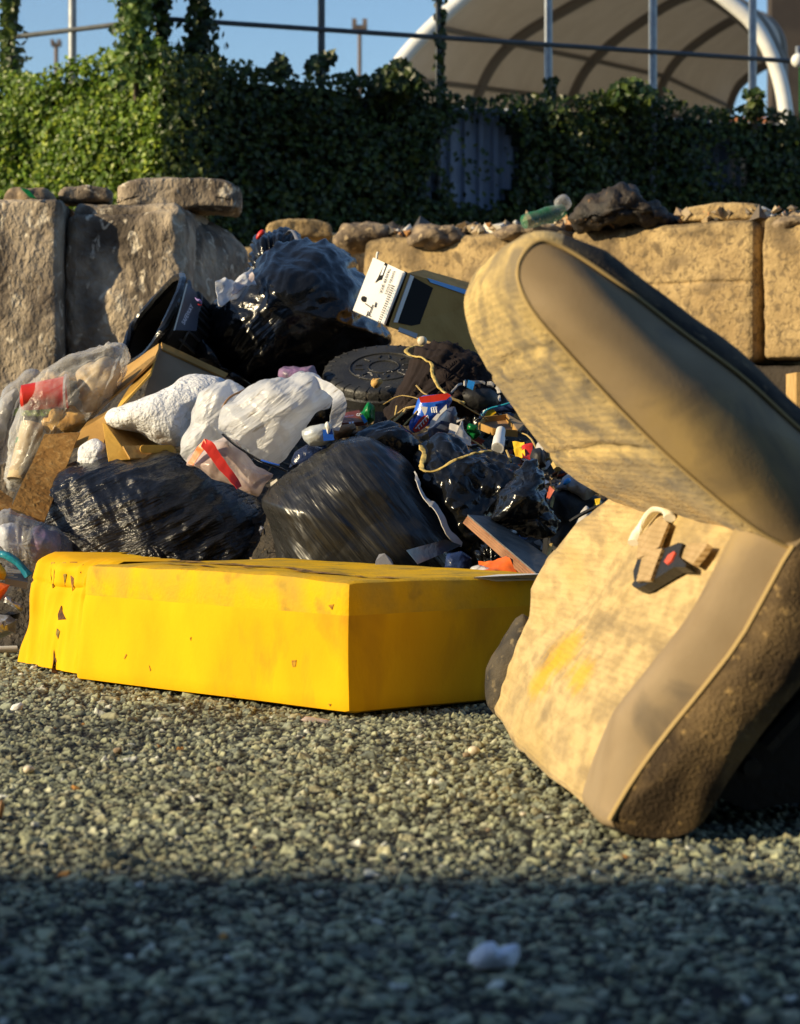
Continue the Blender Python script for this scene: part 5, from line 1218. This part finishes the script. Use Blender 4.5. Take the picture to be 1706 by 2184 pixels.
# open end flap
Fa, Fb, Fc, Fd = P(797, 550, 7.55), P(864, 581, 7.41), P(820, 692, 7.33), P(754, 663, 7.46)
v, f = panel((Fa, Fb, Fc, Fd), .006, 10, 10, .002); mk('end_flap', v, f, 'white_card', jb, sharp=60)
v, f = panel((P(862, 578, 7.43), P(871, 583, 7.44), P(829, 697, 7.37), P(820, 692, 7.36)), .004, 4, 8, .001); mk('edge_strip', v, f, 'black_matte', jb)  # black strip standing for the dark gap beside the flap
flx = Fb - Fa; fly = Fd - Fa; fnn = np.cross(flx, fly); fnn /= np.linalg.norm(fnn)
if fnn[1] > 0: fnn = -fnn
def onf(u, w, lift=.0055): return Fa + flx * u + fly * w + fnn * lift
def fquad(pts, name, m, th=.001):
    v, f = prism([onf(*p) for p in pts], th); return mk(name, v, f, m, jb, smooth=False)
lw_ = np.linalg.norm(fly)

text('SWING AWAY', onf(.70, .08, .0045), fly, flx, lw_ * .44, 'black_ink', jb, 'lettering', bold=True)
text('TRAILER JACK', onf(.55, .08, .0045), fly, flx, lw_ * .46, 'black_ink', jb, 'lettering', bold=True)
fquad([(.40, .0), (.47, .0), (.47, .30), (.40, .33), (.33, .40), (.36, .30)], 'logo', 'black_ink')
fquad([(.40, .05), (.46, .05), (.46, .22), (.41, .24)], 'logo', 'white_ink', .002)
mb = MB()
for k in range(17):
    for cx_ in (.80, .86):
        w0 = .30 + k * .041
        v, f = prism([onf(cx_, w0), onf(cx_ + .03, w0 + .01), onf(cx_ + .03, w0 + .028), onf(cx_, w0 + .018)], .001); mb.add(v, f)
mb.out('dashed_border', 'black_ink', jb, smooth=False)
fquad([(.91, .02), (.985, .02), (.985, .97), (.91, .97)], 'tape_strip', 'white_plastic')
mb = MB()
for k in range(9):
    w0 = .36 + k * .062; v, f = prism([onf(.925, w0, .0065), onf(.97, w0 + .012, .0065), onf(.97, w0 + .02, .0065), onf(.925, w0 + .008, .0065)], .001); mb.add(v, f)
mb.out('tape_print', 'teal_ink', jb, smooth=False)
ccx = onf(.20, .76, .005)
mb = MB()
v, f = prism([onf(.20 + .085 * math.cos(a), .74 + .05 * math.sin(a)) for a in np.linspace(.6, 5.4, 18)], .001); mb.add(v, f)
for (a, b, r_) in (((.28, .80), (.50, .82), .0012), ((.50, .76), (.50, .96), .0016), ((.44, .90), (.44, .99), .0016), ((.56, .70), (.58, .78), .002), ((.46, .96), (.56, .96), .0012)):
    v, f = tube([onf(*a), onf(*b)], r_, 5); mb.add(v, f)
mb.out('jack_drawing', 'black_ink', jb, smooth=False)
v, f = tube(PP((803, 552, 7.53), (804, 543, 7.53), (806, 537, 7.53)), .004, 6); mk('torn_tab', v, f, 'white_card', jb)
v, f = panel(PP((851, 698, 7.35), (890, 712, 7.38), (888, 722, 7.36), (849, 706, 7.33)), .003, 6, 4, .001); tag(mk('label_strip', v, f, 'grey_paper'), 'pale strip sticking out under the long box', 'strip')
# dark cloth with torn white hem
cl = bag('black_cloth', 'draped dark brown cloth right of the round black lid', 'cloth', [(912, 733), (950, 730), (972, 735), (1008, 754), (1045, 780), (1073, 815), (1080, 840), (1040, 885), (990, 890), (940, 890), (895, 900), (850, 905), (820, 905), (819, 890), (837, 845), (862, 790), (885, 748)], 6.95, .10, 'black_cloth', n=130, m=60, folds=((830, 900, 10, .016, .3), (1000, 760, 10, .012, .25)), crum=((7, .02),), fb=.012, seed=85, lean=.5)
mb = MB()
arc = resample(PP((962, 838, 6.72), (978, 818, 6.74), (1002, 814, 6.78), (1030, 816, 6.80), (1052, 820, 6.80), (1066, 836, 6.80), (1064, 858, 6.78)), 70, False, 1)
for (a, b, w) in ((0, 18, .003), (20, 25, .008), (26, 43, .0045), (44, 52, .007), (53, 60, .006), (61, 69, .003)):
    v, f = tube(arc[a:b] - [0, .0, 0], w, 6, flat=.3, up=(0, 1, 0)); v += .004 * np.stack([fbm(v * 60, 2, k) for k in range(3)], 1); mb.add(v, f)
tag(mb.out('torn_hem', 'grey_paper', cl), 'torn white hem')
v, f = panel(PP((998, 812, 6.74), (1012, 816, 6.74), (1008, 832, 6.72), (995, 826, 6.72)), .003, 5, 5, .004); tag(mk('blue_tag', v, f, 'sky_blue', cl), 'small light blue tag')
bag('dark_hollow', 'dark matte body in the hollow under the torn white hem', 'plastic sheet', [(962, 842), (985, 824), (1040, 822), (1064, 840), (1064, 865), (1035, 885), (985, 872)], 6.9, .08, 'black_matte', n=60, m=30, crum=((18, .01),), seed=87)  # matte black body filling the hollow under the hem
# snack packet
sp = bag('snack_packet', 'blue snack packet with red top hung upright in the dry straw', 'snack packet', [(886, 868), (894, 845), (925, 841), (957, 836), (966, 850), (957, 868), (938, 890), (912, 908), (884, 926), (870, 912), (878, 890)], 6.62, .03, 'blue', n=100, m=44, crum=((20, .006),), seed=90, sm=1)
def on_pk(px, py): return P(px, py, 6.575)
for nm, pts, m in (('red_band', [(893, 847), (900, 845), (954, 838), (962, 843), (952, 852), (925, 857), (897, 859)], 'red'), ('white_flash', [(952, 862), (953, 872), (938, 886), (925, 905), (916, 912), (918, 898), (934, 880)], 'white_ink'),
                   ('red_oval', [(893, 895), (903, 886), (912, 886), (915, 895), (910, 906), (896, 918), (885, 922), (880, 915)], 'red'), ('emblem', [(896, 866), (905, 867), (912, 868), (910, 878), (906, 886), (901, 877)], 'white_ink')):
    v, f = prism([on_pk(*p) for p in pts], .002); mk(nm, v, f, m, sp, smooth=False)
mb = MB()
for k in range(5):
    a0 = (886 + k * 5, 914 - k * 5.5); v, f = tube([on_pk(*a0) - [0, .002, 0], on_pk(a0[0] + 6, a0[1] - 6) - [0, .002, 0], on_pk(a0[0] + 8, a0[1] + 1) - [0, .002, 0]], .0016, 5); mb.add(v, f)
for k in range(3):
    v, f = tube([on_pk(920 + k * 5, 869) - [0, .002, 0], on_pk(922 + k * 5, 880) - [0, .002, 0]], .002, 5); mb.add(v, f)
    v, f = tube([on_pk(920, 869 + k * 5) - [0, .002, 0], on_pk(932, 868 + k * 5) - [0, .002, 0]], .0014, 5); mb.add(v, f)
mb.out('printed_letters', 'white_ink', sp, smooth=False)
bag('grey_pouch', 'dull dark grey pouch hanging below the blue snack packet', 'pouch', [(912, 915), (930, 895), (952, 872), (970, 866), (976, 880), (970, 915), (960, 942), (930, 945), (915, 935)], 6.72, .03, 'grey_scrap' if False else 'blue_film', n=60, m=30, crum=((20, .008),), seed=91)
# ropes and straw
GR = 'yellow raffia ribbons'
v, f = tube(resample(PP((905, 738, 7.1), (880, 738, 7.06), (865, 744, 7.0), (866, 754, 6.97), (885, 760, 6.92), (902, 763, 6.88), (922, 774, 6.84), (921, 796, 6.78), (929, 817, 6.74), (950, 839, 6.68), (972, 854, 6.62), (990, 858, 6.6)), 90, False, 2), .0052, 7, flat=.5); v += .003 * np.stack([fbm(v * 50, 2, k) for k in range(3)], 1)
tag(mk('raffia_ribbon', v, f, 'rope'), 'long yellow raffia ribbon winding down across the dark cloth', 'ribbon', GR)
v, f = tube(resample(PP((897, 950, 6.35), (908, 972, 6.3), (895, 994, 6.22), (906, 1007, 6.2), (929, 1004, 6.2), (966, 980, 6.22), (1014, 964, 6.3), (1045, 962, 6.35)), 80, False, 2), .0072, 7, flat=.35); v += .004 * np.stack([fbm(v * 45, 2, k) for k in range(3)], 1)
tag(mk('raffia_ribbon', v, f, 'rope'), 'yellow raffia ribbon curling over the slack black bag', 'ribbon', GR)
GS = 'dry straws on the heap'
for k, (pts, r_, lab) in enumerate((([(822, 905, 6.7), (845, 885, 6.66), (866, 868, 6.66), (862, 878, 6.64), (835, 904, 6.62)], .0045, 'bent straw loop left of the snack packet'), ([(866, 870, 6.66), (890, 866, 6.62)], .005, 'short straw stub touching the snack packet'),
    ([(862, 906, 6.6), (880, 888, 6.6), (890, 876, 6.6)], .005, 'slanting straw below the snack packet'), ([(888, 822, 6.8), (902, 838, 6.7), (912, 842, 6.65)], .003, 'thin straw above the snack packet'), ([(818, 862, 6.8), (850, 842, 6.75), (880, 846, 6.68), (896, 852, 6.62)], .0022, 'long thin straw crossing the dark cloth'),
    ([(965, 850, 6.6), (985, 858, 6.6), (990, 862, 6.6)], .006, 'thick straw tuft right of the snack packet'), ([(960, 845, 6.6), (1000, 872, 6.6), (1040, 895, 6.65)], .0025, 'straw running right from the snack packet'), ([(1105, 920, 6.6), (1130, 930, 6.55), (1145, 958, 6.5), (1148, 970, 6.5)], .0030, 'pale bowed wire above the red and yellow packet'),
    ([(985, 930, 6.6), (1020, 945, 6.55), (1060, 978, 6.5), (1080, 990, 6.45)], .003, 'long straw beside the egg carton piece'), ([(1178, 960, 6.3), (1182, 985, 6.28), (1190, 1000, 6.25)], .012, 'flat splintered stalk beside the seat'), ([(1155, 985, 6.3), (1172, 976, 6.28)], .004, 'short straw right of the crinkled bag'),
    ([(1200, 980, 6.2), (1232, 968, 6.2)], .006, 'dry stalk touching the seat backrest'), ([(1172, 1092, 6.0), (1180, 1060, 6.1), (1196, 1030, 6.15)], .004, 'upright straw beside the white rag'), ([(1090, 985, 6.35), (1080, 960, 6.4)], .003, 'short straw under the red and yellow packet'),
    ([(840, 900, 6.68), (846, 865, 6.7)], .0025, 'upright thin straw left of the snack packet'), ([(1160, 1220, 5.8), (1170, 1180, 5.9), (1176, 1160, 5.95)], .005, 'splinter standing right of the wooden board'))):
    v, f = tube(resample(PP(*pts), 20, False, 1), r_, 6, flat=.6); tag(mk('straw', v, f, 'straw'), lab, 'straw', GS)
# small things on the right of the heap
v, f = panel(PP((945, 944, 6.50), (962, 905, 6.56), (976, 904, 6.54), (966, 948, 6.46)), .003, 14, 14, .03, 16, 5)
eg = tag(mk('egg_carton', v, f, 'grey_paper'), 'pale grey egg carton piece right of the snack packet', 'egg carton')
v, f = panel(PP((966, 948, 6.46), (976, 904, 6.54), (986, 915, 6.56), (1000, 956, 6.50)), .003, 14, 14, .03, 16, 6); mk('folded_side', v, f, 'grey_paper', eg)
pf = empty('pipe_fitting', P(1063, 965, 6.45), 'short white pipe fitting on the right of the heap', 'pipe fitting')
a, b = P(1068, 918, 6.55), P(1061, 956, 6.42)
v, f = tube([a, a + (b - a) * .4, a + (b - a) * .45, b, b, b - (b - a) * .4], [.0125, .0130, .0155, .0160, .0115, .011], 24); mk('pipe', v, f, 'white_card', pf)
fx = empty('paper_tray', P(1068, 918, 6.6), 'small open brown box frame above the pipe fitting', 'box')
oc = PP((1022, 901, 6.62), (1034, 888, 6.72), (1080, 883, 6.74), (1103, 917, 6.58), (1052, 913, 6.55))
mb = MB()
for k in range(5):
    p, q_ = oc[k], oc[(k + 1) % 5]; v, f = prism([p, q_, q_ - [0, -.004, .018], p - [0, -.004, .018]], .004); mb.add(v, f)
mb.out('box_side', 'card', fx, smooth=False)
v, f = prism([x - np.array([0, -.004, .016]) for x in oc], .003); tag(mk('box_bottom', v, f, 'tan_wrap', fx, smooth=False), 'dark inside bottom')
v, f = prism(PP((1080, 883, 6.735), (1118, 905, 6.65), (1110, 919, 6.6), (1103, 918, 6.575)), .004); mk('box_end', v, f, 'card_shaded', fx, smooth=False)
wr = bag('blue_wrapper', 'flat dark blue wrapper with yellow patch under the torn hem', 'wrapper', [(1024, 890), (1033, 870), (1060, 864), (1103, 852), (1130, 862), (1120, 874), (1070, 884), (1040, 890)], 6.85, .02, 'dark_blue', n=60, m=26, crum=((20, .006),), seed=97)
v, f = prism(PP((1032, 888, 6.825), (1040, 875, 6.825), (1054, 872, 6.825), (1058, 880, 6.825), (1048, 887, 6.825)), .003); mk('yellow_patch', v, f, 'yellow', wr, smooth=False)
v, f = tube(resample(PP((1027, 886, 6.82), (1038, 872, 6.82), (1075, 863, 6.82), (1108, 852, 6.82)), 20, False, 1), .003, 6); mk('cyan_edge', v, f, 'cyan', wr)
v, f = panel(PP((1094, 945, 6.44), (1118, 943, 6.42), (1121, 974, 6.36), (1098, 970, 6.38)), .002, 14, 14, .014, 26, 4)
yr = tag(mk('snack_wrapper', v, f, 'yellow'), 'torn yellow and red wrapper above the crinkled black bag', 'wrapper')
v, f = panel(PP((1112, 950, 6.41), (1136, 947, 6.41), (1134, 982, 6.35), (1114, 978, 6.35)), .002, 14, 14, .012, 28, 7); tag(mk('red_half', v, f, 'red', yr), 'red half')
bag('black_lump', 'black lump beside the torn yellow and red wrapper', 'lump', [(1134, 975), (1138, 960), (1152, 955), (1164, 968), (1166, 995), (1148, 1000), (1136, 990)], 6.3, .04, 'black_matte', n=50, m=24, crum=((24, .012),), seed=99)
bag('grey_scrap', 'crumpled grey film behind the splintered stalk', 'plastic film', [(1145, 965), (1150, 945), (1175, 935), (1200, 950), (1215, 980), (1190, 985), (1160, 985)], 6.45, .03, 'grey_paper', n=60, m=28, crum=((28, .014),), seed=100)
bag('white_film', 'pale lilac plastic scrap below the egg carton piece', 'plastic film', [(1000, 990), (1005, 970), (1030, 965), (1050, 978), (1060, 995), (1030, 1000)], 6.42, .025, 'purple', n=60, m=28, crum=((30, .012),), seed=101)
bag('green_scrap', 'dark green plastic scrap behind the egg carton piece', 'plastic film', [(990, 925), (1000, 905), (1020, 908), (1026, 925), (1010, 935)], 6.72, .02, 'green', n=40, m=20, crum=((30, .01),), seed=102)
wb = bag('white_rag', 'white rag with a blue corner beside the seat cushion', 'rag', [(1190, 1040), (1201, 1026), (1216, 1012), (1241, 1004), (1262, 1014), (1285, 1035), (1300, 1052), (1270, 1052), (1245, 1062), (1222, 1046)], 6.1, .04, 'grey_paper', n=80, m=38, crum=((22, .014), (50, .005)), seed=103)
v, f = lump([(1199, 1034), (1203, 1022), (1214, 1017), (1219, 1026), (1208, 1034)], 6.055, .012, n=36, m=18); tag(mk('blue_corner', v, f, 'sky_blue', wb), 'bright blue corner')
bag('yellow_scrap', 'yellow and green plastic scrap beside the seat cushion', 'plastic scrap', [(1258, 1085), (1266, 1062), (1282, 1060), (1290, 1080), (1282, 1100), (1266, 1098)], 6.0, .02, 'yellow', n=50, m=24, crum=((28, .010),), seed=104)
bag('grey_rag', 'grey paper rag low beside the far edge of the seat cushion', 'rag', [(1228, 1120), (1238, 1090), (1250, 1078), (1264, 1095), (1268, 1118), (1256, 1145), (1232, 1150)], 5.95, .03, 'grey_paper', n=60, m=28, crum=((26, .012),), seed=105)
v, f = tube(resample(PP((1215, 1112, 5.9), (1250, 1090, 5.9), (1320, 1062, 5.9)), 14, False, 1), .005, 6); tag(mk('black_cable', v, f, 'black_matte'), 'black cable poking out behind the seat cushion', 'cable')
# wooden board
wd = empty('wooden_board', P(1070, 1215, 5.75), 'chipboard plank with brown layered edge leaning on the block', 'board')
b0, b1, b2, b3 = P(997, 1100, 5.86), P(1045, 1104, 5.98), P(1215, 1222, 5.72), P(1142, 1224, 5.58)
e0, e3 = P(987, 1115, 5.86), P(1126, 1238, 5.58)
bn_ = (e0 - b0)
vb = np.array([b0, b1, b2, b3, b0 + bn_, b1 + bn_, b2 + bn_, e3])
mk('board_core', vb, [(0, 3, 2, 1), (4, 5, 6, 7), (0, 4, 7, 3), (1, 2, 6, 5), (0, 1, 5, 4), (3, 7, 6, 2)], 'wood_edge', wd, smooth=False)
up_ = np.array([0, 0, .002])
v, f = prism([b0 + up_, b1 + up_, b2 + up_, b3 + up_], .003); mk('dark_facing', v, f, 'board_top', wd, smooth=False)
mb = MB()
for t in (.3, .55, .8):
    p_ = b0 + bn_ * t + [0, -.001, 0]; q_ = b3 + (e3 - b3) * t + [0, -.001, 0]; mb.add(*tube([p_, q_], .0012, 5))
mb.out('ply_layer', 'tan_wrap', wd)
og = bag('orange_bag', 'white bag with orange print squeezed under the wooden board', 'plastic bag', [(1000, 1232), (1004, 1212), (1020, 1204), (1060, 1212), (1110, 1222), (1165, 1224), (1165, 1240), (1080, 1245)], 5.66, .03, 'white_plastic', n=80, m=30, crum=((28, .008),), seed=110)
v, f = panel(PP((1020, 1199, 5.70), (1080, 1192, 5.68), (1112, 1222, 5.60), (1024, 1220, 5.61)), .002, 20, 14, .018, 20, 6); tag(mk('orange_print', v, f, 'orange', og), 'orange part')
ws = [hit(bvy, x, y, .004, 5.3) for x, y in ((1010, 1232), (1060, 1226), (1120, 1224), (1180, 1224), (1180, 1236), (1120, 1236), (1060, 1238))]
v, f = prism(ws, .003); tag(mk('white_sheet', v, f, 'white_card', smooth=False), 'white plastic sheet edge lying on the right end of the yellow block', 'plastic sheet')
# scraps along the front of the taut bag
v, f = ribbon([(886, 1006, 6.06), (899, 1026, 6.02), (902, 1046, 6.0), (914, 1066, 5.98), (934, 1072, 5.98), (944, 1100, 5.97), (962, 1130, 5.97), (984, 1155, 5.98)], [(884, 1008, 6.06), (894, 1030, 6.0), (900, 1058, 5.98), (912, 1078, 5.96), (926, 1084, 5.95), (938, 1116, 5.94), (954, 1146, 5.94), (980, 1164, 5.97)], .002, 60, .008, 22, 3)
tag(mk('paper_strip', v, f, 'grey_paper'), 'torn pale paper strip hanging down the right side of the taut bag', 'paper strip')
v, f = panel(PP((866, 1174, 5.86), (950, 1150, 5.88), (984, 1162, 5.9), (890, 1204, 5.84)), .003, 10, 8, .008); tag(mk('blue_film', v, f, 'blue_film'), 'dark bluish film strip at the foot of the taut bag', 'plastic film')
v, f = prism(PP((799, 1226, 5.84), (801, 1196, 5.85), (808, 1182, 5.86), (820, 1180, 5.86), (834, 1192, 5.86), (842, 1212, 5.85), (846, 1228, 5.84)), .003); tag(mk('grey_tab', v, f, 'grey_scrap', smooth=False), 'rounded grey plastic tab standing behind the yellow block', 'plastic tab')
bag('dark_film', 'crumpled dark blue film right of the bluish strip', 'plastic film', [(945, 1210), (955, 1180), (985, 1172), (1005, 1190), (1000, 1225), (960, 1228)], 5.95, .03, 'dark_blue', n=50, m=24, crum=((26, .01),), seed=112)
# between carrier bag and lid
tn = empty('food_tin', P(680, 950, 6.4), 'crumpled white and blue tin right of the white carrier bag', 'tin')
v, f = lump([(639, 921), (656, 910), (698, 899), (709, 910), (716, 936), (700, 948), (684, 953), (652, 946)], 6.38, .04, n=80, m=40, crum=((20, .012), (44, .006)), seed=115); mk('tin_body', v, f, 'tin', tn)
v, f = prism(PP((688, 916, 6.335), (708, 914, 6.335), (713, 938, 6.335), (690, 940, 6.335)), .002); mk('blue_label', v, f, 'blue', tn, smooth=False)
v, f = lump([(690, 905), (700, 897), (710, 908), (706, 922), (698, 930), (694, 915)], 6.34, .014, n=36, m=18, crum=((40, .008),)); mk('torn_lid', v, f, 'white_card', tn)
rbx = empty('snack_carton', P(755, 912, 6.7), 'small red brown printed carton behind the shiny bag end', 'carton')
v, f = panel(PP((733, 884, 6.72), (765, 878, 6.75), (782, 902, 6.68), (722, 908, 6.62)), .012, 8, 8, .003); mk('carton_face', v, f, 'brown_red', rbx)
pk = P(734, 894, 6.655) 
text('PEROK', pk, P(760, 890, 6.67) - pk, P(735, 885, 6.68) - pk, .030, 'pale_ink', rbx, lift=.006, bold=True)
mb = MB()
for (x, y) in ((744, 900), (750, 899), (745, 905), (751, 904)): mb.add(*prism(PP((x, y, 6.625), (x + 4, y - .6, 6.625), (x + 4.5, y + 3, 6.62), (x + .5, y + 3.6, 6.62)), .001))
for (x, y) in ((764, 884), (769, 884)): mb.add(*tube([P(x + 3 * math.cos(a), y + 2.5 * math.sin(a), 6.695) for a in np.linspace(0, 5, 9)], .0012, 5))
mb.out('printed_marks', 'pale_ink', rbx, smooth=False)
bag('tan_wad', 'tan paper wad below the red brown printed carton', 'paper', [(710, 920), (725, 908), (755, 903), (762, 912), (745, 936), (720, 940)], 6.5, .03, 'tan_wrap', n=60, m=28, crum=((30, .012),), seed=118)
bag('green_foil', 'bright green crumpled foil at the rim of the black lid', 'foil', [(764, 880), (776, 868), (786, 860), (797, 868), (800, 896), (785, 908), (775, 895)], 6.72, .03, 'green', n=60, m=28, crum=((28, .014),), seed=119)
v, f = prism(PP((768, 886, 6.66), (774, 883, 6.66), (784, 898, 6.66), (777, 903, 6.66)), .003); tag(mk('blue_chip', v, f, 'sky_blue', smooth=False), 'tiny light blue chip in front of the green foil', 'chip')
bag('blue_foil', 'dark blue crumpled foil under the white carrier bag', 'foil', [(612, 1000), (630, 965), (655, 945), (690, 955), (700, 975), (660, 990), (635, 1008)], 6.42, .04, 'dark_blue', n=70, m=32, crum=((22, .018),), seed=120)
bag('lilac_wad', 'lilac and grey wad under the topmost black bag', 'wad', [(598, 800), (604, 782), (625, 778), (640, 784), (668, 782), (674, 800), (640, 812), (615, 812)], 7.3, .04, 'purple', n=60, m=28, crum=((24, .018),), seed=121)
v, f = panel(PP((455, 618, 7.52), (534, 584, 7.66), (548, 602, 7.62), (468, 652, 7.46)), .004, 26, 18, .05, 14, 5)
wrp = tag(mk('pink_wrapper', v, f, 'white_plastic'), 'white and pink wrapper lying on the left shoulder of the topmost bag', 'wrapper')
v, f = panel(PP((492, 606, 7.54), (534, 588, 7.62), (540, 600, 7.6), (496, 626, 7.50)), .003, 18, 12, .03, 18, 8); tag(mk('pink_print', v, f, 'pink_film', wrp), 'pink half')
bag('black_filler', 'shapeless dark film between the basket and the topmost bag', 'plastic film', [(405, 760), (425, 720), (445, 735), (470, 780), (520, 815), (560, 830), (520, 845), (470, 820)], 7.75, .10, 'black_plastic', n=80, m=36, crum=((14, .03), (40, .01)), seed=123)
bag('dark_wad', 'crushed black film in the gap right of the white carrier bag', 'wad', [(655, 900), (670, 860), (700, 840), (740, 860), (740, 900), (700, 930)], 6.85, .06, 'black_plastic', n=70, m=32, crum=((18, .026), (44, .01)), seed=124)

# ------------------------------------------------------------------ litter at the left end of the yellow block and on the asphalt
bx_ = empty('printed_box', P(35, 1245, 6.55), 'crushed grey printed box beside the left end of the yellow block', 'box')
v, f = panel(PP((12, 1206, 6.6), (62, 1212, 6.6), (58, 1248, 6.5), (10, 1240, 6.5)), .02, 8, 6, .004); mk('box_body', v, f, 'grey_scrap', bx_)
mb = MB()
for k in range(6): mb.add(*tube(PP((16, 1212 + k * 4.4, 6.51), (30 + (k % 3) * 8, 1213 + k * 4.4, 6.51)), .0012, 5))
mb.out('printed_lines', 'pale_ink', bx_)
bag('orange_wrapper', 'bright orange wrapper at the left edge', 'wrapper', [(-20, 1240), (5, 1242), (24, 1246), (14, 1262), (0, 1280), (-20, 1282)], 6.45, .03, 'orange', n=50, m=24, crum=((26, .012),), seed=130)
bag('yellow_wrapper', 'yellow wrapper above the orange one at the left edge', 'wrapper', [(-20, 1195), (2, 1196), (8, 1215), (8, 1235), (-20, 1240)], 6.5, .03, 'yellow', n=50, m=24, crum=((26, .012),), seed=131)
bag('silver_foil', 'striped silver foil near the left end of the yellow block', 'foil', [(6, 1285), (10, 1268), (30, 1272), (46, 1288), (44, 1298), (20, 1294)], 6.45, .03, 'foil', n=50, m=24, crum=((34, .012),), seed=132)
bag('silver_foil', 'large bright silver foil sheet lying on the asphalt at the left edge', 'foil', [(-30, 1340), (-10, 1316), (18, 1310), (36, 1322), (36, 1350), (10, 1358), (-30, 1366)], 6.5, .05, 'foil', n=70, m=32, crum=((28, .014),), seed=133)
bag('black_scrap', 'black film scraps between the two silver foils', 'plastic film', [(-20, 1300), (20, 1298), (44, 1305), (40, 1322), (0, 1318)], 6.6, .05, 'black_plastic', n=50, m=24, crum=((26, .012),), seed=134)
v, f = cyl(G(-30, 1396) + [0, 0, .012], G(36, 1394) + [0, 0, .012], .010, n=12); tag(mk('white_stick', v, f, 'white_card'), 'white stick lying on the asphalt at the left edge', 'stick')
g = G(34, 1512)[1]
bag('paper_scrap', 'small white paper scrap on the sunlit asphalt at the left', 'paper', [(19, 1516), (26, 1503), (45, 1496), (53, 1500), (48, 1512), (32, 1520)], g, .012, 'white_card', n=40, m=20, crum=((50, .004),), seed=140)
g = G(680, 1536)[1]
bag('candy_wrapper', 'pink and white wrapper in front of the yellow block corner', 'wrapper', [(640, 1534), (650, 1527), (675, 1530), (700, 1535), (722, 1545), (715, 1551), (690, 1546), (650, 1542)], g, .012, 'pink_film', n=40, m=20, crum=((50, .004),), seed=141)
g = G(1050, 2062)[1]
bag('tissue', 'crumpled white tissue on the shaded asphalt in front', 'tissue', [(997, 2052), (1002, 2036), (1018, 2024), (1030, 2016), (1050, 2010), (1066, 2024), (1100, 2018), (1102, 2036), (1096, 2056), (1070, 2060), (1035, 2064), (1010, 2062)], g, .022, 'tissue', n=90, m=44, crum=((30, .009), (80, .0035)), fb=.002, seed=142)
bag('brown_leaf', 'dry brown leaf fragment at the left edge of the asphalt', 'leaf', [(-8, 1745), (-2, 1715), (5, 1705), (9, 1725), (4, 1745)], G(2, 1745)[1], .008, 'tan_wrap', n=36, m=18, crum=((50, .004),), seed=143)
GPB = 'stray pebbles on the asphalt'
for k, (x, y, s) in enumerate(((1012, 1600, 14), (995, 1610, 9), (470, 1640, 10), (1115, 1735, 9), (1040, 1770, 8), (1240, 1795, 7), (60, 1640, 14), (250, 1600, 10))):
    lab = ['pale pebble nearest the tipped seat', 'small pebble touching the pale one below the seat', 'pebble on the sunlit asphalt below the middle of the yellow block', 'pebble near the left foot of the seat cushion', 'small pale pebble just above the shadow edge', 'tiny pebble beside the lowest seat corner', 'flat pebble at the left on the sunlit asphalt', 'pebble in front of the left part of the yellow block'][k]
    v, f = lump([(x + s * math.cos(a) * random.uniform(.8, 1.2), y + s * .7 * math.sin(a) * random.uniform(.8, 1.2)) for a in np.linspace(0, 6.28, 9)[:-1]], G(x, y + s * .7)[1], s / F * 4.2, n=28, m=16, crum=((60, .004),), seed=150 + k)
    tag(mk('pebble', v, f, 'rock' if k % 3 else 'egg'), lab, 'pebble', GPB)
# right edge, beyond the seat
v, f = box((P(1745, 845, 9.2)[0], 9.2, P(1745, 845, 9.2)[2]), (.2, .25, .17)); tag(mk('wooden_crate', v, f, 'tan_wood', smooth=False), 'tan wooden block at the right edge beyond the seat', 'wooden block')
rock('rubble', 'dark rubble slope between the wall and the seat backrest', 'rubble', [(1560, 950), (1610, 890), (1650, 860), (1690, 870), (1760, 900), (1800, 980), (1700, 1010)], 9.1, .3, 'rock', 40, 'rubble at the wall foot')
